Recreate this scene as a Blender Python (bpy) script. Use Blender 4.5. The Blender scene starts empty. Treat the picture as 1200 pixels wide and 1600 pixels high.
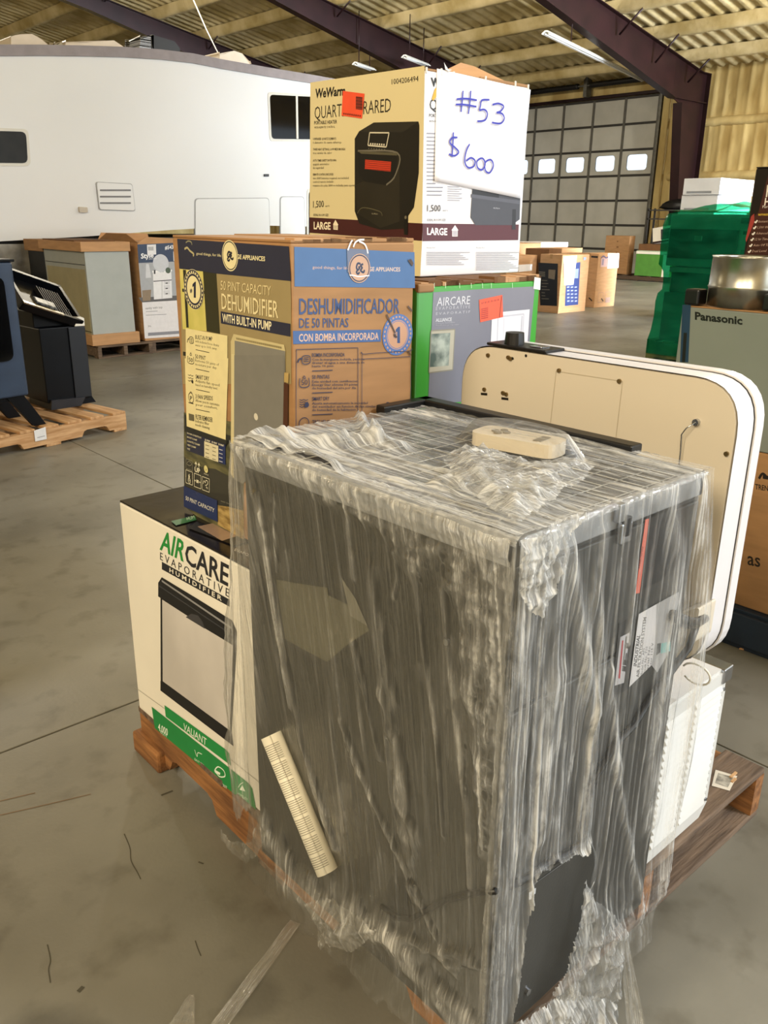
import bpy, bmesh, math, random
import numpy as np
from mathutils import Vector, Matrix, noise
from mathutils.geometry import tessellate_polygon
random.seed(7); RNG = np.random.default_rng(7)
SC = bpy.context.scene
COL = SC.collection

# ------------------------------------------------------------------ camera
# world axes follow the building: +X and +Y along the slab joints, Z up
CAM = Vector((0.0, 0.0, 1.36778)); FPX = 1308.5
R_RIGHT = Vector((0.7400941, -0.6723926, 0.0122040))
R_DOWN = Vector((-0.2131249, -0.2517184, -0.9440422))
R_FWD = Vector((0.6378389, 0.6960790, -0.3295990))
cd = bpy.data.cameras.new('camera'); cam = bpy.data.objects.new('camera', cd); COL.objects.link(cam)
cd.sensor_fit = 'HORIZONTAL'; cd.sensor_width = 36.0; cd.lens = FPX / 1200 * 36.0
cd.clip_start = 0.05; cd.clip_end = 200
m3 = Matrix((R_RIGHT, -R_DOWN, -R_FWD)).transposed()
cam.matrix_world = Matrix.Translation(CAM) @ m3.to_4x4()
SC.camera = cam

# ------------------------------------------------------------------ world and lights
w = bpy.data.worlds.new('world'); SC.world = w; w.use_nodes = True
bg = w.node_tree.nodes['Background']; bg.inputs[0].default_value = (0.80, 0.90, 1.0, 1); bg.inputs[1].default_value = 1.6
SC.view_settings.view_transform = 'Standard'; SC.view_settings.look = 'None'
SC.view_settings.gamma = 1.0; SC.view_settings.use_curve_mapping = False
SC.view_settings.exposure = -0.08
def area(name, loc, rot, sx, sy, power, color):
    l = bpy.data.lights.new(name, 'AREA'); l.shape = 'RECTANGLE'; l.size = sx; l.size_y = sy
    l.energy = power; l.color = color
    o = bpy.data.objects.new(name, l); o.location = loc; o.rotation_euler = rot; COL.objects.link(o); return o
# daylight through the wide open doors in the wall behind the camera's right shoulder
area('daylight_door', (5.5, -6.3, 2.2), (math.radians(90), 0, 0), 9.0, 4.2, 270, (0.82, 0.93, 1.0))
d2 = area('daylight_door', (16.2, -6.3, 2.2), (math.radians(90), 0, math.radians(4)), 8.0, 4.2, 1300, (0.82, 0.90, 1.0)); d2.data.spread = math.radians(46)
# daylight thrown up off the sunlit apron outside those doors
area('apron_bounce', (8.0, -6.2, 0.7), (math.radians(128), 0, 0), 14.0, 1.2, 200, (1.0, 0.95, 0.86))
# unseen overhead area lights added to brighten the right-hand floor
for x_, y_ in ((3.5, -3.2), (9.0, -2.0), (15.0, 0.5)):
    area('high_bay_lamp', (x_, y_, 6.0), (0, 0, 0), 1.2, 1.2, 480, (0.90, 0.95, 1.0))
# unseen point lights added to brighten the roof and far wall
def add_roof_fill(loc, power):
    l = bpy.data.lights.new('pendant_lamp', 'POINT'); l.energy = power; l.color = (1.0, 0.92, 0.76); l.shadow_soft_size = 0.2
    o = bpy.data.objects.new('pendant_lamp', l); o.location = loc; COL.objects.link(o)
for p_ in ((9.0, 13.2, 5.8), (4.5, 17.0, 6.0), (15.5, 5.5, 5.2)): add_roof_fill(p_, 950)
# unseen warm fill lights added to brighten the left-facing sides
for x_, y_ in ((-5.5, -4.0), (-5.5, -1.2), (-5.5, 1.4), (-5.5, 20.0)):
    area('shop_lamp', (x_, y_, 5.2), (0, math.radians(-60), 0), 2.4, 1.2, 295, (1.0, 0.85, 0.60))

# ------------------------------------------------------------------ helpers
def ray(px):
    return R_FWD + R_RIGHT * ((px[0] - 600) / FPX) + R_DOWN * ((px[1] - 800) / FPX)
def on(ax, val, px, M=None):
    """point where the line of sight through a photo position meets the plane axis=val (in the frame M)"""
    d = ray(px); c = CAM.copy()
    if M is not None:
        Mi = M.inverted(); c = Mi @ c; d = Mi.to_3x3() @ d
    t = (val - c[ax]) / d[ax]
    return c + d * t
def lin(h):
    h = h.lstrip('#'); v = [int(h[i:i + 2], 16) / 255 for i in (0, 2, 4)]
    return tuple(x / 12.92 if x <= 0.04045 else ((x + 0.055) / 1.055) ** 2.4 for x in v) + (1,)
MATS = {}
def new_mat(name):
    m = bpy.data.materials.new(name); m.use_nodes = True
    nt = m.node_tree; return m, nt, nt.nodes['Principled BSDF']
def nd(nt, t, **kw):
    n = nt.nodes.new(t)
    for k, v in kw.items():
        if k in n.inputs: n.inputs[k].default_value = v
        else: setattr(n, k, v)
    return n
def mat(name, hexa, rough=0.5, metal=0.0, var=0.08, scale=8.0, stretch=(1, 1, 1), bump=0.0, bscale=None, spec=0.5, coat=0.0, hex2=None, detail=4.0, lo=0.35, hi=0.65):
    """noise-varied principled material"""
    if name in MATS: return MATS[name]
    m, nt, b = new_mat(name); L = nt.links
    c = lin(hexa); c2 = lin(hex2) if hex2 else tuple(min(1, x * (1 - var * 2)) for x in c[:3]) + (1,)
    tc = nd(nt, 'ShaderNodeTexCoord'); mp = nd(nt, 'ShaderNodeMapping'); mp.inputs['Scale'].default_value = stretch
    L.new(tc.outputs['Object'], mp.inputs['Vector'])
    nz = nd(nt, 'ShaderNodeTexNoise', Scale=scale, Detail=detail); L.new(mp.outputs[0], nz.inputs['Vector'])
    mr = nd(nt, 'ShaderNodeMapRange'); mr.inputs[1].default_value = lo; mr.inputs[2].default_value = hi
    L.new(nz.outputs[0], mr.inputs[0])
    mx = nd(nt, 'ShaderNodeMix', data_type='RGBA'); mx.inputs[6].default_value = c; mx.inputs[7].default_value = c2
    L.new(mr.outputs[0], mx.inputs[0]); L.new(mx.outputs[2], b.inputs['Base Color'])
    b.inputs['Roughness'].default_value = rough; b.inputs['Metallic'].default_value = metal
    b.inputs['Specular IOR Level'].default_value = spec; b.inputs['Coat Weight'].default_value = coat
    if bump:
        n2 = nd(nt, 'ShaderNodeTexNoise', Scale=bscale or scale, Detail=5.0); L.new(mp.outputs[0], n2.inputs['Vector'])
        bp = nd(nt, 'ShaderNodeBump', Strength=bump, Distance=0.01); L.new(n2.outputs[0], bp.inputs['Height'])
        L.new(bp.outputs[0], b.inputs['Normal'])
    MATS[name] = m; return m
def ink(hexa, rough=0.45):
    return mat('ink_' + hexa.lstrip('#') + ('' if rough == 0.45 else str(rough)), hexa, rough, var=0.03, scale=30)
def obj(name, mesh, parent=None):
    o = bpy.data.objects.new(name, mesh); COL.objects.link(o)
    if parent is not None: o.parent = parent
    return o
def tag(o, label=None, cat=None, group=None, kind=None):
    if label: o['label'] = label
    if cat: o['category'] = cat
    if group: o['group'] = group
    if kind: o['kind'] = kind
    return o
def empty(name, loc, label, cat, rz=0.0, group=None):
    o = bpy.data.objects.new(name, None); COL.objects.link(o); o.empty_display_size = 0.1
    o.location = loc; o.rotation_euler = (0, 0, rz)
    o['label'] = label; o['category'] = cat
    if group: o['group'] = group
    return o
def M_of(o): return Matrix.Translation(o.location) @ o.rotation_euler.to_matrix().to_4x4()
class MB:
    """collects geometry for one mesh object"""
    def __init__(s): s.v = []; s.f = []; s.m = []; s.mats = []; s.sm = []
    def mi(s, m):
        if m not in s.mats: s.mats.append(m)
        return s.mats.index(m)
    def add(s, vs, fs, m, smooth=False):
        o = len(s.v); s.v += [tuple(p) for p in vs]; k = s.mi(m)
        for f in fs: s.f.append(tuple(i + o for i in f)); s.m.append(k); s.sm.append(smooth)
    def box(s, a, b, m, ch=0.0, X=None):
        (x0, y0, z0), (x1, y1, z1) = a, b
        if ch <= 0:
            vs = [(x, y, z) for z in (z0, z1) for y in (y0, y1) for x in (x0, x1)]
            fs = [(0, 2, 3, 1), (4, 5, 7, 6), (0, 1, 5, 4), (2, 6, 7, 3), (0, 4, 6, 2), (1, 3, 7, 5)]
        else:
            bm = bmesh.new(); bmesh.ops.create_cube(bm, size=1)
            for q in bm.verts: q.co = Vector(((x0 + x1) / 2 + q.co.x * (x1 - x0), (y0 + y1) / 2 + q.co.y * (y1 - y0), (z0 + z1) / 2 + q.co.z * (z1 - z0)))
            bmesh.ops.bevel(bm, geom=bm.edges[:], offset=ch, segments=2, affect='EDGES', profile=0.5)
            bm.verts.index_update(); vs = [q.co.copy() for q in bm.verts]; fs = [[q.index for q in f.verts] for f in bm.faces]; bm.free()
        if X is not None: vs = [X @ Vector(q) for q in vs]
        s.add(vs, fs, m)
    def prism(s, poly, axis, a, b, m, X=None):
        """poly: 2D points in the two other axes (in order), extruded from a to b along axis"""
        def P(p, h):
            q = list(p); q.insert(axis, h); return Vector(q)
        n = len(poly); vs = [P(p, a) for p in poly] + [P(p, b) for p in poly]
        if X is not None: vs = [X @ q for q in vs]
        tris = tessellate_polygon([[Vector((p[0], p[1], 0)) for p in poly]])
        fs = [tuple(t) for t in tris] + [tuple(i + n for i in reversed(t)) for t in tris]
        fs += [(i, (i + 1) % n, n + (i + 1) % n, n + i) for i in range(n)]
        s.add(vs, fs, m)
    def tube(s, pts, r, m, n=8, cap=True):
        pts = [Vector(p) for p in pts]; rs = r if isinstance(r, (list, tuple)) else [r] * len(pts)
        up = Vector((0, 0, 1)); vs = []; fs = []
        for i, p in enumerate(pts):
            t = (pts[min(i + 1, len(pts) - 1)] - pts[max(i - 1, 0)]).normalized()
            if i == 0:
                a = t.cross(up) if abs(t.z) < 0.95 else t.cross(Vector((1, 0, 0)))
                a.normalize()
            else:
                a = (a - t * a.dot(t)).normalized()
            b = t.cross(a)
            for k in range(n):
                th = 2 * math.pi * k / n; vs.append(p + (a * math.cos(th) + b * math.sin(th)) * rs[i])
        for i in range(len(pts) - 1):
            for k in range(n):
                fs.append((i * n + k, i * n + (k + 1) % n, (i + 1) * n + (k + 1) % n, (i + 1) * n + k))
        if cap: fs.append(tuple(reversed(range(n)))); fs.append(tuple((len(pts) - 1) * n + k for k in range(n)))
        s.add(vs, fs, m, True)
    def disc(s, c, nrm, r, m, h=0.0, n=16, r2=None):
        """cylinder from c along nrm by h"""
        nrm = Vector(nrm).normalized(); c = Vector(c)
        a = nrm.orthogonal().normalized(); b = nrm.cross(a); r2 = r if r2 is None else r2
        vs = [c + (a * math.cos(2 * math.pi * k / n) + b * math.sin(2 * math.pi * k / n)) * r for k in range(n)]
        vs += [c + nrm * h + (a * math.cos(2 * math.pi * k / n) + b * math.sin(2 * math.pi * k / n)) * r2 for k in range(n)]
        fs = [tuple(reversed(range(n))), tuple(range(n, 2 * n))] + [(k, (k + 1) % n, n + (k + 1) % n, n + k) for k in range(n)]
        s.add(vs, fs, m)
    def build(s, name, parent=None):
        me = bpy.data.meshes.new(name); me.from_pydata(s.v, [], s.f)
        for m in s.mats: me.materials.append(m)
        me.polygons.foreach_set('material_index', s.m); me.polygons.foreach_set('use_smooth', s.sm)
        me.update(); return obj(name, me, parent)
def box_part(name, parent, a, b, m, ch=0.0, X=None):
    q = MB(); q.box(a, b, m, ch, X); return q.build(name, parent)
_tc = {}
def text_mesh(body, bold, res):
    k = (body, bold, res)
    if k in _tc: return _tc[k]
    cu = bpy.data.curves.new('t', 'FONT'); cu.body = body; cu.resolution_u = res
    if bold: cu.offset = bold
    o = bpy.data.objects.new('t', cu); COL.objects.link(o)
    dg = bpy.context.evaluated_depsgraph_get()
    me = bpy.data.meshes.new_from_object(o.evaluated_get(dg))
    vs = np.array([v.co[:2] for v in me.vertices]) if len(me.vertices) else np.zeros((0, 2))
    fs = [tuple(p.vertices) for p in me.polygons]
    bpy.data.objects.remove(o); bpy.data.curves.remove(cu); bpy.data.meshes.remove(me)
    _tc[k] = (vs, fs); return _tc[k]
class Face:
    """flat print on one face of a thing; photo positions are carried onto the face's plane"""
    def __init__(s, root, ax, val, sign=-1, conv=None, step=0.00002):
        s.root = root; s.M = M_of(root); s.ax = ax; s.val = val; s.sign = sign; s.lay = 0; s.conv = conv or (lambda x, y: (x, y)); s.mb = None; s.step = step; s.base = 0.0
    def P(s, q, conv=None):
        return on(s.ax, s.val, (conv or s.conv)(*q), s.M)
    def off(s):
        s.lay += 1; v = Vector((0, 0, 0)); v[s.ax] = s.sign * (0.0004 + s.base + s.step * s.lay); return v
    def begin(s): s.mb = MB(); s.lay = 0; s.base += s.step * 12; return s
    def poly(s, pts, m, conv=None, raw=False):
        m = ink(m) if isinstance(m, str) else m
        P = [(Vector(p) if raw else s.P(p, conv)) for p in pts]; o = s.off(); P = [p + o for p in P]
        i0, i1 = [k for k in range(3) if k != s.ax]
        tr = tessellate_polygon([[Vector((p[i0], p[i1], 0)) for p in P]])
        s.mb.add(P, [tuple(t) for t in tr], m); return s
    def line(s, a, b, wdt, m, conv=None):
        A = s.P(a, conv); B = s.P(b, conv); d = (B - A).normalized(); n = Vector((0, 0, 0)); n[s.ax] = 1; t = d.cross(n) * wdt / 2
        return s.poly([A - t, B - t, B + t, A + t], m, raw=True)
    def frame(s, pts, wdt, m, conv=None):
        for i in range(len(pts)): s.line(pts[i], pts[(i + 1) % len(pts)], wdt, m, conv); s.lay -= 1
        s.lay += 1; return s
    def ell(s, c, r, m, r0=0.0, conv=None, n=28, asp=1.0):
        """disc (or ring from r0) of radius r metres round a photo position"""
        m = ink(m) if isinstance(m, str) else m
        C = s.P(c, conv) + s.off(); i0, i1 = [k for k in range(3) if k != s.ax]
        def pt(rr, k):
            p = C.copy(); p[i0] += rr * asp * math.cos(2 * math.pi * k / n); p[i1] += rr * math.sin(2 * math.pi * k / n); return p
        if r0 <= 0: s.mb.add([pt(r, k) for k in range(n)], [tuple(range(n))], m)
        else: s.mb.add([pt(r0, k) for k in range(n)] + [pt(r, k) for k in range(n)], [(k, (k + 1) % n, n + (k + 1) % n, n + k) for k in range(n)], m)
        return s
    def text(s, body, bl, br, tl, m, bold=0.0, conv=None, res=2, keep=False):
        m = ink(m) if isinstance(m, str) else m
        A = s.P(bl, conv); B = s.P(br, conv); T = s.P(tl, conv); o = s.off()
        vs, fs = text_mesh(body, bold, res)
        if not len(vs): return s
        x0, x1 = vs[:, 0].min(), vs[:, 0].max(); y0, y1 = (vs[:, 1].min(), vs[:, 1].max()) if keep else (min(0, vs[:, 1].min() * 0), vs[:, 1].max())
        P = [A + o + (B - A) * ((p[0] - x0) / (x1 - x0)) + (T - A) * ((p[1] - y0) / (y1 - y0)) for p in vs]
        s.mb.add(P, fs, m); return s
    def stroke(s, pts, wdt, m, conv=None, closed=False):
        """pen stroke of constant width"""
        m = ink(m) if isinstance(m, str) else m
        P = [s.P(p, conv) for p in pts]
        Q = []
        N = len(P)
        for i in range(N if closed else N - 1):   # Catmull-Rom
            p0, p1, p2, p3 = (P[(i - 1) % N] if (closed or i) else P[0]), P[i], P[(i + 1) % N], (P[(i + 2) % N] if (closed or i + 2 < N) else P[-1])
            for k in range(6):
                t = k / 6; Q.append(0.5 * (2 * p1 + (p2 - p0) * t + (2 * p0 - 5 * p1 + 4 * p2 - p3) * t * t + (3 * p1 - p0 - 3 * p2 + p3) * t ** 3))
        Q.append(P[0] if closed else P[-1]); o = s.off(); n = Vector((0, 0, 0)); n[s.ax] = 1; vs = []; fs = []
        for i, p in enumerate(Q):
            d = (Q[min(i + 1, len(Q) - 1)] - Q[max(i - 1, 0)]); d.normalize(); t = d.cross(n) * wdt / 2
            vs += [p + o - t, p + o + t]
            if i: fs.append((2 * i - 2, 2 * i - 1, 2 * i + 1, 2 * i))
        s.mb.add(vs, fs, m); return s
    def end(s, name, label=None):
        o = s.mb.build(name, s.root); s.mb = None
        if label: o['label'] = label
        return o

# ------------------------------------------------------------------ materials
M_CARD = mat('cardboard', '#a37a50', 0.75, var=0.10, scale=5, stretch=(1, 1, 6))
M_CARD_L = mat('cardboard_light', '#c09468', 0.75, var=0.08, scale=5, stretch=(1, 1, 6))
M_CARD_D = mat('cardboard_inside', '#6e4a28', 0.85, var=0.1, scale=9)
M_WHITEBOX = mat('printed_white_card', '#e9e4d8', 0.42, var=0.03, scale=4)
M_BLACKGLOSS = mat('printed_black_gloss', '#1a181a', 0.16, var=0.15, scale=3, bump=0.12, bscale=7)
M_WOOD = mat('pallet_pine', '#9a6a3e', 0.75, hex2='#6a4527', scale=6, stretch=(8, 1, 8), bump=0.3, bscale=14)
M_WOOD_G = mat('pallet_weathered', '#786452', 0.85, hex2='#4f4136', scale=6, stretch=(1, 8, 8), bump=0.4, bscale=14)
M_WOOD_D = mat('pallet_dark', '#5a4530', 0.85, hex2='#362a20', scale=6, stretch=(1, 8, 8), bump=0.3, bscale=14)
M_WOOD_P = mat('pallet_new_pine', '#c9a277', 0.7, hex2='#a67c50', scale=5, stretch=(1, 8, 8), bump=0.2, bscale=14)
M_WOOD_PS = mat('pallet_new_pine_rail', '#c9a277', 0.7, hex2='#a67c50', scale=5, stretch=(8, 1, 8), bump=0.2, bscale=14)
M_STEEL_RED = mat('red_oxide_steel', '#240f11', 0.42, var=0.2, scale=2, bump=0.05, spec=0.3)
M_FOAM = mat('spray_foam', '#d2c194', 0.9, hex2='#aa9662', scale=1.6, bump=0.9, bscale=9)
M_FOAM_W = mat('spray_foam_wall', '#cdb880', 0.9, hex2='#a88f58', scale=2.2, stretch=(1, 1, 0.35), bump=0.9, bscale=8)
M_BLACK = mat('black_plastic', '#0d0d0f', 0.4, var=0.2, scale=10)
M_BLACKMET = mat('black_painted_metal', '#0c0e13', 0.35, var=0.2, scale=6, spec=0.2)
M_CHROME = mat('zinc_plate', '#b9bcc2', 0.25, metal=1.0, var=0.1, scale=20)
# ------------------------------------------------------------------ the hall
def concrete():
    m, nt, b = new_mat('concrete'); L = nt.links
    g = nd(nt, 'ShaderNodeNewGeometry')
    n1 = nd(nt, 'ShaderNodeTexNoise', Scale=1.3, Detail=6.0); n2 = nd(nt, 'ShaderNodeTexNoise', Scale=9.0, Detail=6.0); n3 = nd(nt, 'ShaderNodeTexNoise', Scale=90.0, Detail=2.0)
    for n in (n1, n2, n3): L.new(g.outputs['Position'], n.inputs['Vector'])
    r = nd(nt, 'ShaderNodeValToRGB'); e = r.color_ramp.elements
    e[0].position = 0.3; e[0].color = lin('#625f55'); e[1].position = 0.7; e[1].color = lin('#878479')
    L.new(n1.outputs[0], r.inputs[0])
    r2 = nd(nt, 'ShaderNodeValToRGB'); e = r2.color_ramp.elements
    e[0].position = 0.28; e[0].color = (0.62, 0.60, 0.56, 1); e[1].position = 0.46; e[1].color = (1, 1, 1, 1)
    L.new(n2.outputs[0], r2.inputs[0])
    mx = nd(nt, 'ShaderNodeMix', data_type='RGBA', blend_type='MULTIPLY'); mx.inputs[0].default_value = 0.75
    L.new(r.outputs[0], mx.inputs[6]); L.new(r2.outputs[0], mx.inputs[7])
    last = mx.outputs[2]
    # old damp stains, each at its own spot on the slab
    for (x, y, rad, k) in ((0.28, 1.16, 0.10, 0.62), (0.14, 1.42, 0.09, 0.72), (0.04, 1.86, 0.06, 0.7), (0.52, 2.42, 0.12, 0.8), (0.62, 1.02, 0.05, 0.75), (1.6, 3.6, 0.25, 0.82), (3.3, 5.6, 0.4, 0.85), (2.5, 0.2, 0.1, 0.8)):
        v = nd(nt, 'ShaderNodeVectorMath', operation='DISTANCE'); v.inputs[1].default_value = (x, y, 0); L.new(g.outputs['Position'], v.inputs[0])
        ad = nd(nt, 'ShaderNodeMath', operation='MULTIPLY_ADD'); ad.inputs[1].default_value = rad * 1.4; L.new(n2.outputs[0], ad.inputs[0]); L.new(v.outputs['Value'], ad.inputs[2])
        mr = nd(nt, 'ShaderNodeMapRange'); mr.inputs[1].default_value = rad * 1.45; mr.inputs[2].default_value = rad * 2.0; mr.inputs[3].default_value = k; mr.inputs[4].default_value = 1.0
        L.new(ad.outputs[0], mr.inputs[0])
        mm = nd(nt, 'ShaderNodeMix', data_type='RGBA', blend_type='MULTIPLY'); mm.inputs[0].default_value = 1
        L.new(last, mm.inputs[6]); L.new(mr.outputs[0], mm.inputs[7]); last = mm.outputs[2]
    L.new(last, b.inputs['Base Color'])
    b.inputs['Roughness'].default_value = 0.42; b.inputs['Specular IOR Level'].default_value = 0.4
    bp = nd(nt, 'ShaderNodeBump', Strength=0.08, Distance=0.005); L.new(n3.outputs[0], bp.inputs['Height']); L.new(bp.outputs[0], b.inputs['Normal'])
    return m
M_CONC = concrete()
M_JOINT = mat('joint_filler', '#2a2823', 0.95, scale=20)
q = MB(); q.box((-9, -6.6, -0.2), (21.6, 36, -0.012), M_JOINT); floor = tag(q.build('floor'), kind='structure')
GX = [-9, -2.96, 2.04, 7.04, 12.04, 17.04, 21.6]; GY = [-6.6, -2.9, 2.1, 7.1, 12.1, 17.1, 22.1, 27.1, 36]
for i in range(len(GX) - 1):
    for j in range(len(GY) - 1):
        box_part('slab', floor, (GX[i] + 0.003, GY[j] + 0.003, -0.013), (GX[i + 1] - 0.003, GY[j + 1] - 0.003, 0.0), M_CONC, 0.002)
fr = Face(floor, 2, 0.0, 1); fr.begin()
CR = mat('crack_dirt', '#4a463a', 0.95, scale=30)
for pts, wd in (([(194, 1303), (203, 1325), (205, 1345), (214, 1362), (220, 1374)], 0.0022), ([(74, 1476), (79, 1500), (76, 1515), (79, 1536)], 0.0022), ([(305, 1470), (309, 1482), (314, 1494)], 0.0022), ([(310, 1347), (318, 1350)], 0.004), ([(252, 1243), (262, 1239), (270, 1236)], 0.006), ([(122, 1550), (130, 1542)], 0.008)):
    fr.stroke(pts, wd, CR)
for pts in ([(0, 1274), (70, 1258), (142, 1241)], [(0, 1252), (55, 1239)]): fr.stroke(pts, 0.0025, mat('worn_line', '#7a5f45', 0.9))
fr.end('crack')

def zr(x): return 4.873 + 0.186 * (20.66 - x)          # underside of the roof purlins' plane (top of the rafters)
# corrugated, foam-coated roof sheet
ys = np.arange(-6.6, 36.2, 0.045); vs = []; fs = []
for k, y in enumerate(ys):
    ph = (y / 0.32) % 1; h = 0.045 * max(0.0, min(1.0, (abs(ph - 0.5) - 0.2) * 8))
    for x in (21.6, 14.0, 7.0, 0.0, -9.0): vs.append((x, y, zr(x) + 0.23 + h))
for k in range(len(ys) - 1):
    for j in range(4): fs.append((k * 5 + j, k * 5 + j + 1, (k + 1) * 5 + j + 1, (k + 1) * 5 + j))
q = MB(); q.add(vs, fs, M_FOAM, True); ceil_ = tag(q.build('ceiling'), kind='structure')
# foam-covered purlins across the rafters
def rough_bar(mb, p0, p1, wd, ht, m, n=60, amp=0.02, tilt=0.0):
    vs = []; fs = []; p0 = Vector(p0); p1 = Vector(p1)
    prof = [(-wd * 0.9, ht), (-wd * 0.55, ht * 0.35), (-wd * 0.35, 0.02), (wd * 0.35, 0.0), (wd * 0.55, ht * 0.35), (wd * 0.9, ht)]
    for i in range(n + 1):
        p = p0.lerp(p1, i / n)
        for k, (a, b) in enumerate(prof):
            j = amp * noise.noise(Vector((p.x * 3 + k * 7.1, p.y * 2.2, k)))
            vs.append((p.x + a + j, p.y, p.z + b + j + tilt * a))
    K = len(prof)
    for i in range(n):
        for k in range(K - 1): fs.append((i * K + k, i * K + k + 1, (i + 1) * K + k + 1, (i + 1) * K + k))
    mb.add(vs, fs, m, True)
for i in range(18):
    x = 20.2 - 1.5 * i
    q = MB(); rough_bar(q, (x, -6.6, zr(x)), (x, 36, zr(x)), 0.15, 0.25, M_FOAM, n=150); q.build('purlin', ceil_)

# far wall (door wall) in foam-coated ribbed sheet
def ribbed(mb, x, y0, y1, z0, z1, m, period=0.3, amp=0.04, n_z=10):
    yy = np.arange(y0, y1 + 0.001, 0.06); zz = np.linspace(z0, z1, n_z); vs = []; fs = []
    for y in yy:
        ph = (y / period) % 1; d = amp * (1 if ph < 0.35 else 0)
        for z in zz: vs.append((x - d - 0.03 * noise.noise(Vector((y * 1.5, z * 1.2, 3))) - 0.015 * noise.noise(Vector((y * 6, z * 3, 9))), y, z))
    for i in range(len(yy) - 1):
        for j in range(n_z - 1): fs.append((i * n_z + j, i * n_z + j + 1, (i + 1) * n_z + j + 1, (i + 1) * n_z + j))
    mb.add(vs, fs, m, True)
XW = 21.35; DY0, DY1, DZ = 12.95, 17.95, 4.5
q = MB()
ribbed(q, XW, -6.6, DY0 - 0.05, 0, 5.2, M_FOAM_W, n_z=24); ribbed(q, XW, DY1 + 0.05, 36, 0, 5.2, M_FOAM_W); ribbed(q, XW, DY0 - 0.1, DY1 + 0.1, DZ + 0.35, 5.2, M_FOAM_W)
q.box((XW + 0.02, -6.6, 0), (XW + 0.2, DY0, 5.3), M_FOAM_W); q.box((XW + 0.02, DY1, 0), (XW + 0.2, 36, 5.3), M_FOAM_W); q.box((XW + 0.05, DY0, DZ - 0.03), (XW + 0.2, DY1, 5.3), M_FOAM_W)
wall = tag(q.build('wall_far'), kind='structure')
for z in (0.9, 2.5, 3.75):     # girts bulging through the foam
    vs = []; fs = []; n = 120
    for i in range(n + 1):
        y = -6.4 + (DY0 - 0.5 + 6.4) * i / n
        for k, (dx, dz) in enumerate(((0.0, 0.12), (0.1, 0.09), (0.14, 0), (0.1, -0.07), (0.0, -0.1))):
            j = 0.02 * noise.noise(Vector((y * 4, z, k * 3))); vs.append((XW - dx + j, y, z + dz + j))
    for i in range(n):
        for k in range(4): fs.append((i * 5 + k, i * 5 + k + 1, (i + 1) * 5 + k + 1, (i + 1) * 5 + k))
    g = MB(); g.add(vs, fs, M_FOAM_W, True); g.build('girt', wall)
q = MB(); q.box((-9.2, -6.6, 0), (-9, 36, 10.5), M_FOAM_W); tag(q.build('wall_left'), kind='structure')
q = MB(); q.box((-9, 35.8, 0), (21.6, 36, 10.5), M_FOAM_W); tag(q.build('wall_end'), kind='structure')
q = MB()
for a, b, z0 in ((-9, 0.8, 0), (10.2, 12.3, 0), (20.6, 21.6, 0), (0.8, 10.2, 4.4), (12.3, 20.6, 4.4)): q.box((a, -6.6, z0), (b, -6.42, 10.6), M_FOAM_W)
tag(q.build('wall_front'), kind='structure')

# sectional overhead door
M_DOOR = mat('door_panel_white', '#b4b3ac', 0.5, var=0.06, scale=2, bump=0.06, bscale=12)
M_DFRAME = mat('door_stile', '#57554f', 0.5, var=0.1)
M_TRACK = mat('galvanised_track', '#6f6e68', 0.45, metal=0.6, var=0.15)
m, nt, b = new_mat('door_glass'); nt.nodes.remove(b); o_ = nt.nodes['Material Output']
tr = nd(nt, 'ShaderNodeBsdfTransparent'); gl = nd(nt, 'ShaderNodeBsdfGlossy', Roughness=0.05); mx = nd(nt, 'ShaderNodeMixShader'); mx.inputs[0].default_value = 0.06
nt.links.new(tr.outputs[0], mx.inputs[1]); nt.links.new(gl.outputs[0], mx.inputs[2]); nt.links.new(mx.outputs[0], o_.inputs[0]); M_DGLASS = m
door = empty('door_1', (XW, DY0, 0), 'grey sectional overhead door with a row of bright windows in the far wall', 'door'); tag(door, kind='structure')
q = MB(); rh = 0.64; npan = 5; pw = (DY1 - DY0) / npan
door_l = lambda x0, y0, z0, x1, y1, z1: ((x0, y0, z0), (x1, y1, z1))
for r in range(7):
    z0 = DZ - rh * (r + 1); z1 = DZ - rh * r
    for c in range(npan):
        y0 = c * pw; y1 = (c + 1) * pw; q = MB()
        if r == 2:
            a0, a1, b0, b1 = y0 + 0.19, y1 - 0.19, z0 + 0.13, z1 - 0.12
            out = [(y0 + 0.03, z0 + 0.02), (y1 - 0.03, z0 + 0.02), (y1 - 0.03, z1 - 0.02), (y0 + 0.03, z1 - 0.02)]
            inn = []
            for cx, cy, t0 in ((a0, b0, 180), (a1, b0, 270), (a1, b1, 0), (a0, b1, 90)):
                sx = 0.08 if cx == a0 else -0.08; sy = 0.08 if cy == b0 else -0.08
                for t in (0, 30, 60, 90): inn.append((cx + sx + 0.08 * math.cos(math.radians(t0 + t)), cy + sy + 0.08 * math.sin(math.radians(t0 + t))))
            for xx, flip in ((0.0, 0), (0.04, 1)):
                P = [Vector((y_, z_, 0)) for y_, z_ in out]; Q = [Vector((y_, z_, 0)) for y_, z_ in inn]
                tri = tessellate_polygon([P, Q]); A = out + inn
                q.add([(xx, y_, z_) for y_, z_ in A], [tuple(t) for t in tri], M_DOOR)
            n = len(inn); q.add([(0.0, y_, z_) for y_, z_ in inn] + [(0.04, y_, z_) for y_, z_ in inn], [(i, (i + 1) % n, n + (i + 1) % n, n + i) for i in range(n)], M_DFRAME)
            p = q.build('door_panel', door)
            g = MB(); g.prism([(y_, z_) for y_, z_ in inn], 0, 0.015, 0.022, M_DGLASS); g.build('pane', p)
        else:
            q.box((0.0, y0 + 0.03, z0 + 0.02), (0.04, y1 - 0.03, z1 - 0.02), M_DOOR, 0.008); q.build('door_panel', door)
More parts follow.
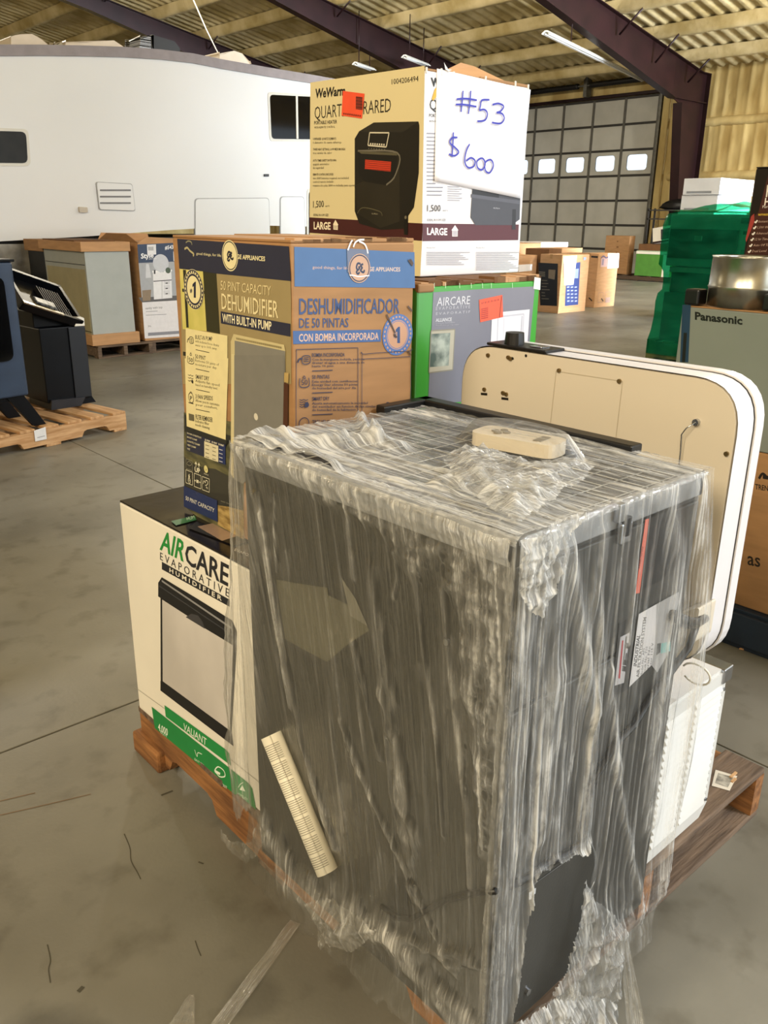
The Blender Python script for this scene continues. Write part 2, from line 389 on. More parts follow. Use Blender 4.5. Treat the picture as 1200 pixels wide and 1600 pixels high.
for c in range(npan + 1): box_part('stile', door, (-0.02, c * pw - 0.035, 0.02), (0.03, c * pw + 0.035, DZ), M_DFRAME, 0.005)
for r in range(8): box_part('rail', door, (-0.012, -0.02, DZ - rh * r - 0.03), (0.03, DY1 - DY0 + 0.02, DZ - rh * r + 0.03), mat('door_seam', '#2c2a28', 0.6), 0.004)
for y in (-0.14, DY1 - DY0 + 0.06): box_part('track', door, (-0.14, y, 0), (-0.02, y + 0.07, DZ + 0.1), M_TRACK, 0.01)
g = MB(); g.tube([(-0.25, -0.2, DZ + 0.38), (-0.25, DY1 - DY0 + 0.2, DZ + 0.38)], 0.025, M_TRACK); g.build('torsion_shaft', door)
for y0, y1 in ((0.4, 2.0), (2.4, 4.4)):
    g = MB(); g.tube([(-0.25, y0 + k * (y1 - y0) / 40, DZ + 0.38) for k in range(41)], [0.07 + 0.006 * (k % 2) for k in range(41)], mat('spring_steel', '#1d1b1a', 0.5, metal=0.4), n=10); g.build('torsion_spring', door)
box_part('bracket', door, (-0.3, 2.1, DZ + 0.1), (-0.05, 2.2, DZ + 0.6), M_TRACK, 0.005)
# blacked-out header strip and dark jamb lining
tag(box_part('trim_1', None, (XW - 0.1, DY0 - 0.35, 0), (XW, DY0 - 0.16, 4.6), M_FOAM_W, 0.02), kind='structure')
tag(box_part('trim_2', None, (XW - 0.08, DY0 - 0.2, DZ + 0.04), (XW, DY1 + 0.2, DZ + 0.12), M_STEEL_RED, 0.01), kind='structure')

# portal frames in red-oxide steel
def rafter(y, label):
    r = empty('steel_frame', (21.2, y, 0), label, 'steel frame', group='portal frames of the hall')
    X0, X1 = 20.85 - 21.2, -30.0
    def up(x): return zr(x + 21.2) - 0.012
    def lo(x): return zr(x + 21.2) - 0.012 - (0.86 - 0.052 * min(9.0, (-1.5 - x)) if x < -1.5 else 0.86)
    xs = [-1.5, -4, -7, -10.5, -16, -20, -30]
    web = [(x, up(x)) for x in xs] + [(x, lo(x)) for x in reversed(xs)]
    q = MB(); q.prism(web, 1, -0.012, 0.012, M_STEEL_RED); q.build('rafter_web', r)
    for nm, fn in (('top_flange', up), ('bottom_flange', lo)):
        q = MB(); pts = [-0.35 if nm == 'top_flange' else -1.5] + xs[(1 if nm == 'bottom_flange' else 0):]
        poly = [(x, fn(x)) for x in pts] + [(x, fn(x) - 0.018) for x in reversed(pts)]
        q.prism(poly, 1, -0.11, 0.11, M_STEEL_RED); q.build(nm, r)
    # tapered column
    col = [(0.0, 0), (0.0, up(-0.35)), (-0.35, up(-0.35)), (-1.499, up(-1.5)), (-1.499, lo(-1.5)), (-1.2, lo(-1.5) - 0.1), (-0.55, 0)]
    q = MB(); q.prism(col, 1, -0.012, 0.012, M_STEEL_RED); q.build('column_web', r)
    q = MB(); q.prism([(-1.2, lo(-1.5) - 0.1), (-1.22, lo(-1.5) - 0.1), (-0.57, 0), (-0.55, 0)], 1, -0.12, 0.12, M_STEEL_RED); q.build('inner_flange', r)
    box_part('outer_flange', r, (-0.02, -0.12, 0), (0.0, 0.12, up(-0.35)), M_STEEL_RED)
    box_part('end_plate', r, (-0.37, -0.12, up(-0.35) - 0.02), (0.0, 0.12, up(-0.35)), M_STEEL_RED)
    box_part('stiffener', r, (-1.5, -0.1, lo(-1.5) - 0.02), (-0.02, 0.1, lo(-1.5)), M_STEEL_RED)
    for k in range(7):     # flange braces up to the purlins
        x = 20.2 - 1.5 * (k * 1 + 0) - 21.2 - 0.02
        if k % 2 and k > 1: continue
        for s in (-1, 1):
            q = MB(); q.tube([(x - 0.02, s * 0.1, lo(min(x, -1.5)) + 0.35), (x - 0.02, s * 0.62, up(x) + 0.05)], 0.025, M_STEEL_RED, n=4); q.build('flange_brace', r)
    return r
rafter(11.64, 'dark red steel portal frame with its column right of the overhead door')
rafter(17.4, 'dark red steel rafter running above the tall infrared heater carton')
rafter(23.1, 'dark red steel rafter above the white motorhome roof, upper left')

# fluorescent strip fixtures
M_LAMPB = mat('white_enamel', '#d8d6cc', 0.3, var=0.03)
def strip_light(p0, p1, label):
    p0 = Vector(p0); p1 = Vector(p1); d = p1 - p0; ln = d.length
    r = empty('strip_light', (p0 + p1) / 2, label, 'strip light', rz=math.atan2(d.y, d.x), group='fluorescent strip lights')
    h = ln / 2
    q = MB(); q.prism([(-0.03, 0.05), (0.03, 0.05), (0.09, -0.0), (0.085, -0.01), (0.0, 0.03), (-0.085, -0.01), (-0.09, 0.0)], 0, -h, h, M_LAMPB); q.build('reflector', r)
    for s in (-1, 1):
        q = MB(); q.tube([(-h + 0.05, s * 0.035, 0.0), (h - 0.05, s * 0.035, 0.0)], 0.013, mat('lamp_tube_glass', '#eef0f0', 0.2, var=0.01), n=8); q.build('lamp_tube', r)
        zt = zr(r.location.x + s * h * 0.6) - r.location.z + 0.1
        q = MB(); q.tube([(s * h * 0.6, 0, 0.05), (s * h * 0.6, 0, zt)], 0.012, M_STEEL_RED, n=5); q.build('hanger', r)
    return r
strip_light(on(2, 4.75, (853, 52)), on(2, 4.75, (1008, 127)), 'long fluorescent strip light hanging left of the red column')
strip_light(on(2, 5.0, (632, 89)), on(2, 5.0, (668, 103)), 'short strip light showing just above the top of the heater carton')
strip_light(on(2, 4.9, (555, 100)), on(2, 4.9, (583, 110)), 'strip light far back, above the motorhome and left of the heater carton')
# sagging cable from the roof
q = MB(); a, b_ = on(1, 15.0, (302, 0)), on(1, 15.0, (342, 86)); q.tube([a, a.lerp(b_, 0.5) + Vector((0, 0, -0.03)), b_], 0.012, mat('cable_white', '#cfc9b8', 0.6), n=5)
tag(q.build('hanging_cable'), 'thin pale cable hanging from the roof above the motorhome', 'cable')

# ------------------------------------------------------------------ motorhome
M_GEL = mat('white_gelcoat', '#e4e6e8', 0.38, var=0.015, scale=1, spec=0.35)
M_TRIM = mat('rv_grey_trim', '#8f8688', 0.4, var=0.08)
M_DKGLASS = mat('dark_window_glass', '#07080a', 0.06, var=0.1)
M_GREYW = mat('tinted_window', '#2b2b29', 0.3, var=0.1, spec=0.15)
rv = empty('motorhome', (6.5, 11.2, 0), 'large white motorhome parked behind the boxes on the left', 'motorhome')
RVY = -1.2
def rvp(px): p = on(1, 10.0, px); return (p.x - 6.5, p.z)
top = [(-5.2, 2.7)] + [rvp(t) for t in ((0, 75), (60, 75), (120, 76), (190, 78), (250, 82), (300, 88), (345, 97), (420, 110), (487, 121))] + [(2.0, 3.15), (3.0, 3.1), (4.1, 2.95), (4.3, 2.7)]
bot = [(4.3, 1.35), (2.0, 1.25)] + [rvp(t) for t in ((400, 352), (270, 359), (140, 369), (0, 377))] + [(-5.2, 1.02)]
q = MB(); q.prism(top + bot, 1, RVY, 1.2, M_GEL); body = q.build('body', rv)
bv = body.modifiers.new('b', 'BEVEL'); bv.width = 0.03; bv.segments = 3; bv.limit_method = 'ANGLE'
tp = [p for p in top]
q = MB(); q.prism([(p[0], p[1] + 0.03) for p in tp[:-1]] + [(p[0], p[1] - 0.075) for p in reversed(tp[:-1])], 1, RVY - 0.025, RVY + 0.03, M_TRIM); q.build('roof_rail', rv)
q = MB(); q.box((-5.0, RVY + 0.12, 0.5), (4.0, 1.1, 1.12), mat('rv_chassis', '#5d5b58', 0.7, var=0.3, scale=3)); q.build('chassis', rv)
q = MB(); q.box((-5.0, RVY + 0.03, 0.72), (-1.9, RVY + 0.07, 1.06), mat('rv_skirt', '#a3a19b', 0.6, hex2='#5b5955', scale=4)); q.build('skirt', rv)
for x in (-3.6, 0.6, 1.5):
    t = MB(); t.disc((x, RVY + 0.1, 0.42), (0, 1, 0), 0.42, M_BLACK, 0.26, 24); wh = t.build('wheel', rv)
    t = MB(); t.disc((x, RVY + 0.09, 0.42), (0, 1, 0), 0.22, M_CHROME, 0.02, 16); t.build('rim', wh)
def rr(pts, r, n=4):
    """rounded polygon from 4 corners (2D)"""
    out = []; N = len(pts)
    for i in range(N):
        p = Vector(pts[i]); a = Vector(pts[i - 1]); b = Vector(pts[(i + 1) % N])
        u = (a - p).normalized() * r; v = (b - p).normalized() * r
        for k in range(n + 1):
            t = k / n; out.append(tuple(p + u * (1 - t) ** 2 + v * t ** 2))
    return out
def rv_panel(name, pxs, m, r, proud, frame=None, parent=None, fw=0.03):
    pts = rr([rvp(p) for p in pxs], r)
    cx = sum(p[0] for p in pts) / len(pts); cz = sum(p[1] for p in pts) / len(pts)
    o = None
    if frame:
        big = [(p[0] + (fw if p[0] > cx else -fw), p[1] + (fw if p[1] > cz else -fw)) for p in pts]
        q = MB(); q.prism(big, 1, RVY - proud * 0.6, RVY + 0.02, frame); o = q.build(name + '_frame', rv)
    q = MB(); q.prism(pts, 1, RVY - proud, RVY + 0.02, m); return q.build(name, o or rv)
rv_panel('window', [(-60, 203), (40, 206), (43, 255), (-60, 254)], M_GREYW, 0.06, 0.012, M_LAMPB)
rv_panel('window', [(421, 148), (500, 152), (502, 218), (424, 217)], M_DKGLASS, 0.05, 0.012, M_LAMPB)
o = rv_panel('window_bar', [(461, 150), (464, 150), (465, 217), (462, 217)], M_LAMPB, 0.005, 0.02)
M_SEAM = mat('rv_seam', '#a9abad', 0.5)
rv_panel('hatch', [(305, 311), (419, 310), (421, 372), (305, 372)], M_GEL, 0.05, 0.012, M_SEAM, fw=0.01)
rv_panel('hatch', [(438, 308), (474, 308), (476, 368), (438, 368)], M_GEL, 0.05, 0.012, M_SEAM, fw=0.01)
rv_panel('entry_door', [(482, 298), (560, 298), (560, 380), (482, 380)], M_DKGLASS, 0.06, 0.012, M_LAMPB)
v = rv_panel('vent', [(150, 285), (205, 288), (210, 329), (155, 327)], M_GEL, 0.03, 0.02, M_SEAM, fw=0.008)
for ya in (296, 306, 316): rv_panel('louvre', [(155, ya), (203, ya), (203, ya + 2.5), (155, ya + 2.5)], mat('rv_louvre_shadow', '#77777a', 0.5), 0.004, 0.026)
rv_panel('outlet_cover', [(122, 323), (135, 324), (136, 332), (123, 332)], mat('beige_plastic', '#cfc6b6', 0.5), 0.01, 0.03)
rv_panel('marker_lamp', [(412, 272), (419, 272), (419, 276), (412, 276)], M_BLACK, 0.005, 0.02)
def roof_item(name, pxs, y0, y1, m, extra=None):
    pts = [(on(1, 10.6, p).x - 6.5, on(1, 10.6, p).z) for p in pxs]
    q = MB(); q.prism(pts, 1, y0, y1, m); o = q.build(name, rv)
    bv = o.modifiers.new('b', 'BEVEL'); bv.width = 0.02; bv.segments = 2; bv.limit_method = 'ANGLE'; return o
M_ROOFW = mat('roof_unit_white', '#d9cdbd', 0.45, var=0.04)
roof_item('satellite_dome', [(17, 84), (17, 57), (23, 55), (32, 53.5), (42, 53), (50, 54), (58, 57), (66, 62), (73, 68), (78, 74), (81, 80), (81, 84)], -0.6, -0.1, M_ROOFW)
roof_item('plumbing_vent', [(84, 84), (85, 68), (95, 68), (96, 84)], -0.6, -0.5, mat('vent_tan', '#a99d84', 0.6))
roof_item('air_conditioner', [(102, 84), (102, 66), (178, 66), (190, 74), (192, 86)], -0.6, 0.2, M_ROOFW)
o = roof_item('fan_cover', [(238, 92), (238, 57), (272, 67), (279, 76), (279, 95)], -0.6, -0.2, M_BLACK)
o = roof_item('fan_louvre', [(217, 90), (218, 58), (238, 57), (238, 92)], -0.6, -0.25, mat('chrome_slats', '#9a9a9a', 0.25, metal=0.8, scale=2, stretch=(0.1, 0.1, 40), hex2='#151515', lo=0.45, hi=0.55))
roof_item('roof_vent', [(342, 106), (342, 84), (366, 82), (378, 86), (390, 98), (390, 112)], -0.6, -0.2, M_ROOFW)
# ------------------------------------------------------------------ cartons and goods
def carton(name, loc, size, m, label, cat='carton', rz=0.0, group=None, flaps=True, mtop=None, ch=0.004, tape=None):
    """closed carton: body, two top flaps meeting at a seam (thing's origin at its near left corner)"""
    r = empty(name, loc, label, cat, rz, group)
    sx, sy, sz = size
    t = 0.005 if flaps else 0
    q = MB(); q.box((0, 0, 0), (sx, sy, sz - t), m, ch); q.build('body', r)
    if flaps:
        mt = mtop or m; g = 0.002
        if sx >= sy:
            box_part('flap', r, (0.001, 0.001, sz - t), (sx - 0.001, sy / 2 - g, sz), mt, 0.0015); box_part('flap', r, (0.001, sy / 2 + g, sz - t), (sx - 0.001, sy - 0.001, sz + 0.002), mt, 0.0015)
        else:
            box_part('flap', r, (0.001, 0.001, sz - t), (sx / 2 - g, sy - 0.001, sz), mt, 0.0015); box_part('flap', r, (sx / 2 + g, 0.001, sz - t), (sx - 0.001, sy - 0.001, sz + 0.002), mt, 0.0015)
    if tape: 
        if sx >= sy: box_part('tape', r, (-0.0015, sy / 2 - 0.025, sz - 0.06), (sx + 0.0015, sy / 2 + 0.025, sz + 0.0035), tape)
        else: box_part('tape', r, (sx / 2 - 0.025, -0.0015, sz - 0.06), (sx / 2 + 0.025, sy + 0.0015, sz + 0.0035), tape)
    return r
def pallet(loc, L, W, label, m, m2=None, rz=0.0, notch=True, boards=7, H=0.135, group=None, hide_end=0.0):
    """stringers run along y (length L), deck boards along x (width W)"""
    r = empty('pallet', loc, label, 'pallet', rz, group or 'wooden pallets'); m2 = m2 or m
    bt = 0.018; zt = H - bt
    for k in range(3):
        x = (0.0, W / 2 - 0.02, W - 0.04)[k]
        if notch:
            n0 = L * 0.125; nw = L * 0.19; d = (zt - bt) * 0.42
            def nt_(a): return [(a, bt), (a + 0.018, bt + d * 0.8), (a + 0.04, bt + d), (a + nw - 0.04, bt + d), (a + nw - 0.018, bt + d * 0.8), (a + nw, bt)]
            poly = [(0, bt)] + nt_(n0) + nt_(L - n0 - nw) + [(L, bt), (L, zt), (0, zt)]
        else: poly = [(0, bt), (L, bt), (L, zt), (0, zt)]
        q = MB(); q.prism(poly, 0, x, x + 0.04, m); q.build('stringer', r)
    ys = [i * (L - 0.1) / (boards - 1) for i in range(boards)]
    for i, y in enumerate(ys):
        j = random.uniform(-0.006, 0.006)
        box_part('deck_board', r, (j, y, zt), (W + j, y + 0.1, H - random.uniform(0, 0.001)), m2, 0.003)
    for y in (0, L / 2 - 0.05, L - 0.1): box_part('bottom_board', r, (random.uniform(-0.006, 0.006), y, 0), (W, y + 0.1, bt), m2, 0.003)
    return r
TAPE = mat('clear_tape', '#b08a5e', 0.15, var=0.05)

# ---- left: pallet with the black stove and the blue cabinet
rzp = math.radians(11)
pallet((1.185, 6.045, 0), 1.1, 1.0, 'pale new pine pallet under the black stove at the left edge', M_WOOD_PS, M_WOOD_P, rz=rzp - math.pi / 2, H=0.13)
pal_s = bpy.data.objects['pallet']
f = Face(pal_s, 0, 1.006, 1); f.begin(); f.poly([(53, 673), (71, 667), (73, 686), (55, 690)], '#dcdde0'); f.line((58, 684), (70, 681), 0.004, '#8a8a90'); f.end('paper_label', 'blank white paper label stapled to the edge')
st = empty('pellet_stove', (2.03, 5.62, 0.131), 'black pellet stove with slanted open hopper lid, on the pale pine pallet', 'stove', rz=math.radians(4))
q = MB(); q.box((0.045, 0, 0.04), (0.35, 0.5, 0.535), M_BLACKMET, 0.006); q.build('body', st)
box_part('side_panel', st, (0.24, -0.012, 0.05), (0.36, 0.3, 0.53), mat('navy_black_metal', '#10141d', 0.4), 0.004)
q = MB(); q.prism([(0.05, 0.0), (0.265, 0.0), (0.30, 0.055), (0.06, 0.065)], 1, -0.03, 0.3, mat('stove_plinth', '#23252c', 0.4)); q.build('plinth', st)
q = MB(); q.prism([(0.28, 0.0), (0.40, 0.0), (0.37, 0.05), (0.33, 0.05)], 1, 0.02, 0.3, M_BLACKMET); q.build('foot', st)
q = MB(); q.box((0.04, 0.06, 0.535), (0.30, 0.5, 0.64), M_BLACKMET, 0.005); q.build('hopper', st)
# slanted lid frame: a tilted tray
a_ = Vector((-0.1, -0.03, 0.87)); X_ = Matrix.Translation((0.085, -0.04, 0.605)) @ Matrix.Rotation(math.radians(-4), 4, 'Z') @ Matrix.Rotation(math.radians(33), 4, 'X') @ Matrix.Rotation(math.radians(24), 4, 'Y')
q = MB()
for aa, bb in (((-0.2, 0, 0), (0.26, 0.025, 0.06)), ((-0.2, 0.37, 0), (0.26, 0.4, 0.06)), ((-0.2, 0, 0), (-0.17, 0.4, 0.06)), ((0.23, 0, 0), (0.26, 0.4, 0.06)), ((-0.2, 0, 0), (0.26, 0.4, 0.01))): q.box(aa, bb, M_BLACKMET, 0.003, X_)
q.build('lid', st)
q = MB(); q.box((-0.198, -0.003, 0.055), (0.1, 0.02, 0.064), M_CHROME, 0, X_); q.build('lid_edge', st)
for k in range(9):
    q = MB(); q.box((0.03 + k * 0.02, 0.03, 0.012), (0.036 + k * 0.02, 0.3, 0.045), mat('grate', '#1b1b1b', 0.5), 0, X_); q.build('grate_bar', st)
q = MB(); q.box((-0.1, 0.03, 0.06), (0.06, 0.1, 0.075), mat('bag_clear', '#8d8f90', 0.3, hex2='#2b2b2b', scale=40), 0.01, X_); q.build('parts_bag', st)
q = MB(); q.prism([(0.285, 0.535), (0.355, 0.535), (0.355, 0.585), (0.33, 0.597), (0.305, 0.59)], 1, -0.02, 0.12, M_WHITEBOX); q.build('white_cap', st)
bc = empty('stove_cabinet', (1.36, 5.13, 0.131), 'blue-grey metal stove cabinet on splayed black legs at the left edge', 'stove', rz=math.radians(8))
M_BLUE = mat('blue_grey_enamel', '#33425a', 0.3, var=0.1)
q = MB(); q.box((-0.3, 0, 0.2), (0.455, 0.4, 0.98), M_BLUE, 0.012); q.build('body', bc)
q = MB(); q.prism(rr([(-0.2, 0.42), (0.385, 0.42), (0.385, 0.9), (-0.2, 0.9)], 0.05), 1, -0.012, 0.02, M_DKGLASS); q.build('door_glass', bc)
box_part('top_plate', bc, (-0.31, -0.01, 0.98), (0.465, 0.41, 0.995), M_BLACKMET, 0.004)
for x, dx in ((0.38, 0.14), (-0.25, -0.12)):
    for y in (0.02, 0.33):
        q = MB(); q.prism([(x - 0.06, 0.2), (x + 0.05, 0.2), (x + dx + 0.03, 0.0), (x + dx - 0.05, 0.0)], 1, y, y + 0.03, M_BLACKMET); q.build('leg', bc)
box_part('base_plate', bc, (-0.25, 0.03, 0.17), (0.4, 0.36, 0.2), M_BLACKMET, 0.004)

# ---- left back: two pallets with a vanity carton, an appliance in trays and a black box
pallet((3.60, 8.23, 0), 1.05, 0.6, 'weathered wooden pallet under the tan appliance with cardboard caps', M_WOOD_G, H=0.125, notch=False, boards=6)
pallet((4.215, 8.26, 0), 1.05, 0.95, 'weathered wooden pallet under the bathroom vanity carton', M_WOOD_G, H=0.125, notch=False, boards=6)
ap = empty('appliance', (3.60, 8.27, 0.126), 'tall grey and tan appliance capped top and bottom with cardboard trays', 'appliance')
M_APPG = mat('appliance_grey', '#a7aca9', 0.45, var=0.03); M_APPT = mat('appliance_tan', '#a79f7e', 0.45, var=0.05)
q = MB(); q.prism([(0.0, 0.02), (0.455, 0.02), (0.452, 0.92), (-0.01, 0.92)], 1, 0.03, 1.05, M_APPG); q.build('body', ap)
box_part('side_panel', ap, (-0.008, 0.06, 0.02), (-0.001, 1.02, 0.9), M_APPT, 0.002)
for z in (0.13, 0.78): box_part('panel_seam', ap, (-0.011, 0.05, z), (-0.007, 1.03, z + 0.006), M_BLACK)
q = MB(); q.box((-0.03, 0.0, 0.0), (0.485, 1.08, 0.11), M_CARD_L, 0.003); q.build('bottom_tray', ap)
q = MB(); q.box((-0.05, 0.01, 0.91), (0.465, 1.08, 1.0), M_CARD_L, 0.003); q.build('top_tray', ap)
box_part('tray_flap', ap, (-0.03, 0.2, 1.0), (0.40, 1.0, 1.012), M_CARD_D, 0.002)
va = carton('vanity_carton', (4.16, 8.30, 0.126), (0.62, 0.95, 0.985), M_CARD_L, 'cardboard bathroom vanity carton with a printed picture and open top flaps', flaps=False)
q = MB(); q.prism([(0.0, 0.985), (0.95, 0.985), (0.72, 1.07), (0.25, 1.07)], 0, 0.004, 0.010, M_CARD); q.build('flap', va)
q = MB(); q.prism([(0.0, 0.985), (0.62, 0.985), (0.62, 1.02), (0.1, 1.045)], 1, 0.004, 0.010, M_CARD_L); q.build('flap', va)
q = MB(); q.prism([(0.0, 0.985), (0.62, 0.985), (0.6, 1.06), (0.05, 1.07)], 1, 0.94, 0.946, M_CARD_L); q.build('flap', va)
f = Face(va, 1, 0.0, -1); c4 = lambda x, y: (x / 4, 320 + y / 4); f.conv = c4
f.begin(); f.poly([(858, 248), (1200, 232), (1210, 350), (866, 364)], '#2f3f5c'); f.poly([(866, 364), (1210, 350), (1230, 590), (888, 610)], '#a9acb2')
f.poly([(866, 580), (1230, 560), (1230, 590), (888, 610)], '#5c5a5c'); f.end('front_print')
f.begin(); f.poly([(888, 610), (1230, 590), (1236, 815), (905, 836)], '#e4e2e6'); f.text('vanity with top', (908, 654), (1015, 646), (908, 640), '#55555a'); f.poly([(925, 800), (1200, 782), (1200, 800), (925, 820)], '#8a8a92'); f.line((912, 668), (985, 664), 0.006, '#9a9aa0'); f.line((912, 690), (1040, 684), 0.006, '#9a9aa0'); f.text('24 in.', (925, 765), (945, 763), (925, 752), '#444'  '444'); f.end('text_panel')
f.begin(); f.poly([(955, 420), (1070, 412), (1076, 582), (962, 592)], '#e8e8ec'); f.poly([(952, 412), (1074, 405), (1074, 416), (952, 424)], '#f4f4f6')
for k in range(3): f.poly([(1022, 470 + k * 33), (1062, 467 + k * 33), (1063, 494 + k * 33), (1023, 497 + k * 33)], '#d6d6dc'); f.poly([(1034, 487 + k * 33), (1049, 486 + k * 33), (1049, 492 + k * 33), (1034, 493 + k * 33)], '#17171a')
f.line((958, 478), (1072, 470), 0.008, '#222226'); f.line((1012, 478), (1012, 585), 0.004, '#77777c'); f.line((1000, 412), (1022, 411), 0.03, '#222226'); f.ell((1005, 365), 0.09, '#c9ccd4'); f.poly([(888, 535), (945, 530), (940, 598), (892, 602)], '#8c7a64'); f.poly([(912, 370), (930, 370), (945, 455), (910, 458)], '#d0d2d8'); f.ell((1050, 410), 0.03, '#4a5a48'); f.line((966, 408), (966, 432), 0.018, '#26262a'); f.end('vanity_picture')
f.begin(); f.text('Style', (880, 336), (960, 328), (880, 304), '#f2f2f4', bold=0.03); f.text('selections', (930, 342), (978, 338), (930, 334), '#f2f2f4'); f.text('#54308', (1030, 280), (1110, 272), (1030, 256), '#f2f2f4', bold=0.02); f.end('lettering')
f.begin(); f.poly([(918, 250), (974, 247), (976, 310), (921, 313)], '#e6e6ea'); f.poly([(1082, 292), (1110, 290), (1112, 350), (1084, 352)], '#e6e6ea')
for k in range(9): f.line((926 + k * 4, 262), (927 + k * 4, 286), 0.004 if k % 2 else 0.002, '#303034')
f.end('barcode_sticker')
bx = carton('black_wrapped_box', (3.63, 9.40, 0.0), (0.62, 0.48, 1.02), mat('black_wrap', '#15181c', 0.35, var=0.3, scale=6, bump=0.2), 'black wrapped box with a brown cardboard lid, behind the tan appliance', 'box', flaps=False)
q = MB(); q.box((-0.03, -0.03, 1.0), (0.65, 0.50, 1.12), M_CARD, 0.004); q.build('lid', bx)
box_part('side_board', bx, (0.45, -0.02, 0.2), (0.62, -0.004, 0.9), M_CARD_D, 0.002)
cr = carton('small_carton', (4.5, 9.42, 0), (0.7, 0.45, 1.06), M_CARD, 'brown carton hidden behind the tan appliance, its lid just showing', group=None)

# ---- right back: cartons on the floor
c2 = lambda x, y: (800 + x / 4.615, 360 + y / 4.615)
b2 = carton('dehumidifier_carton', (11.14, 8.15, 0), (0.72, 0.42, 0.885), M_CARD_L, 'cardboard carton with black and blue printed panels, standing on the far floor', group='cartons on the far floor', tape=TAPE)
f = Face(b2, 0, 0.0, -1, c2, 0.0003); f.begin(); f.poly([(190, 232), (332, 240), (325, 545), (205, 540)], '#171a22'); f.poly([(265, 282), (315, 285), (308, 355), (263, 345)], '#7b6f60')
for k in range(3): f.line((195, 300 + k * 13), (240, 303 + k * 13), 0.012, '#7d7668')
for k in range(7): f.line((215, 360 + k * 22), (215 + random.randint(20, 60), 362 + k * 22), 0.012, '#6d675c')
f.end('front_print')
f = Face(b2, 1, 0.0, -1, c2, 0.0003); f.begin(); f.poly([(452, 235), (492, 228), (475, 535), (380, 545), (388, 395), (440, 390)], '#2c3f78'); f.poly([(448, 280), (480, 275), (475, 345), (445, 345)], '#8a97c4')
for k in range(5):
    for j in range(3): f.line((395 + j * 27, 410 + k * 25), (412 + j * 27, 408 + k * 25), 0.02, '#a9b0cc')
f.end('side_print'); f.begin(); f.poly([(368, 190), (466, 180), (440, 392), (375, 396)], '#e9e7ea'); f.end('white_label'); f.begin(); f.poly([(512, 195), (530, 193), (528, 212), (512, 214)], '#8fa2e0'); f.end('sticker')
b3 = carton('tall_plain_carton', (12.42, 8.36, 0), (0.6, 0.36, 0.875), M_CARD_L, 'plain cardboard carton with a white corner label, rightmost on the far floor', group='cartons on the far floor', tape=TAPE)
f = Face(b3, 1, 0.0, -1, c2, 0.0003); f.begin(); f.poly([(690, 165), (772, 165), (765, 270), (685, 275)], '#eeecee'); f.end('white_label')
f.begin(); f.poly([(640, 200), (692, 195), (688, 260), (636, 265)], '#c9a6a0'); f.stroke([(640, 200), (657, 185), (675, 198), (692, 190)], 0.02, '#59527a'); f.stroke([(655, 205), (650, 250)], 0.05, '#8a7f96')
for a in ((620, 450), (670, 445)): f.frame([(a[0], a[1]), (a[0] + 35, a[1] - 4), (a[0] + 32, a[1] + 66), (a[0] - 3, a[1] + 70)], 0.006, '#8d6f66')
f.line((640, 490), (655, 510), 0.02, '#2a2220'); f.poly([(672, 485), (705, 480), (703, 518), (670, 522)], '#a98b80'); f.end('side_print')
f = Face(b3, 0, 0.0, -1, c2, 0.0003); f.begin(); f.poly([(572, 182), (620, 185), (620, 200), (572, 196)], '#2a211a'); f.line((555, 485), (578, 508), 0.02, '#20180f'); f.end('hand_hole')
b1 = carton('stickered_carton', (11.2, 9.3, 0), (0.8, 0.6, 0.83), M_CARD_L, 'cardboard carton with a white sticker, right behind the green and grey carton', group='cartons on the far floor')
f = Face(b1, 1, 0.0, -1, c2, 0.0003); f.begin(); f.poly([(45, 248), (145, 242), (142, 290), (45, 300)], '#f1f0f0'); f.end('white_label')
b0 = carton('flat_topped_carton', (12.75, 10.4, 0), (1.6, 0.9, 0.98), M_CARD, 'wide brown carton with crumpled white plastic on its top, farthest of the far cartons', group='cartons on the far floor')
q = MB(); q.box((0.75, -0.01, 0.90), (1.61, 0.7, 0.995), mat('crumpled_white_plastic', '#cfc9c4', 0.35, bump=0.8, bscale=14), 0.01); q.build('plastic_sheet', b0)
b4 = carton('low_dark_carton', (12.05, 9.1, 0), (0.95, 0.5, 0.93), M_CARD_D, 'dark-topped brown carton between the printed carton and the plain carton', group='cartons on the far floor')
q = MB(); q.box((0.35, -0.005, 0.86), (0.955, 0.45, 0.94), M_CARD_L, 0.006); q.build('lid', b4)

# ---- right back: wall things
lp = carton('slim_carton', (19.42, 12.2, 0.126), (0.25, 0.70, 0.93), M_CARD, 'slim brown carton with dark scuffs standing upright left on the dark pallet by the door', ch=0.006)
for k in range(6): box_part('scuff', lp, (-0.002, 0.3 + 0.03 * (k % 2), 0.1 + k * 0.135), (0.001, 0.36, 0.13 + k * 0.135), M_CARD_D)
pallet((19.3, 10.75, 0), 2.2, 0.62, 'old dark pallet along the far wall under the green and white carton', M_WOOD_D, H=0.125, notch=False)
gb = carton('green_white_carton', (19.31, 10.95, 0.126), (0.58, 0.95, 0.60), mat('green_card', '#4f8a34', 0.5, var=0.06), 'green carton with white top band, on the dark pallet by the far wall', mtop=M_WHITEBOX)
box_part('white_band', gb, (-0.004, -0.004, 0.52), (0.584, 0.954, 0.585), M_WHITEBOX); box_part('white_side', gb, (-0.004, -0.004, 0.0), (-0.001, 0.2, 0.54), M_WHITEBOX)
cb = carton('plain_carton_layer', (19.33, 10.97, 0.730), (0.54, 0.9, 0.15), M_CARD_D, 'dark brown carton lying on the green and white carton', ch=0.004)
hb = carton('tilted_heater_carton', (19.9, 11.75, 0.98), (0.5, 0.6, 0.36), M_WHITEBOX, 'white carton with a dark printed panel, tipped on the brown carton by the far wall', flaps=False)
hb.rotation_euler = (math.radians(-9), 0, math.radians(-6)); hb.location = (19.35, 10.95, 0.984)
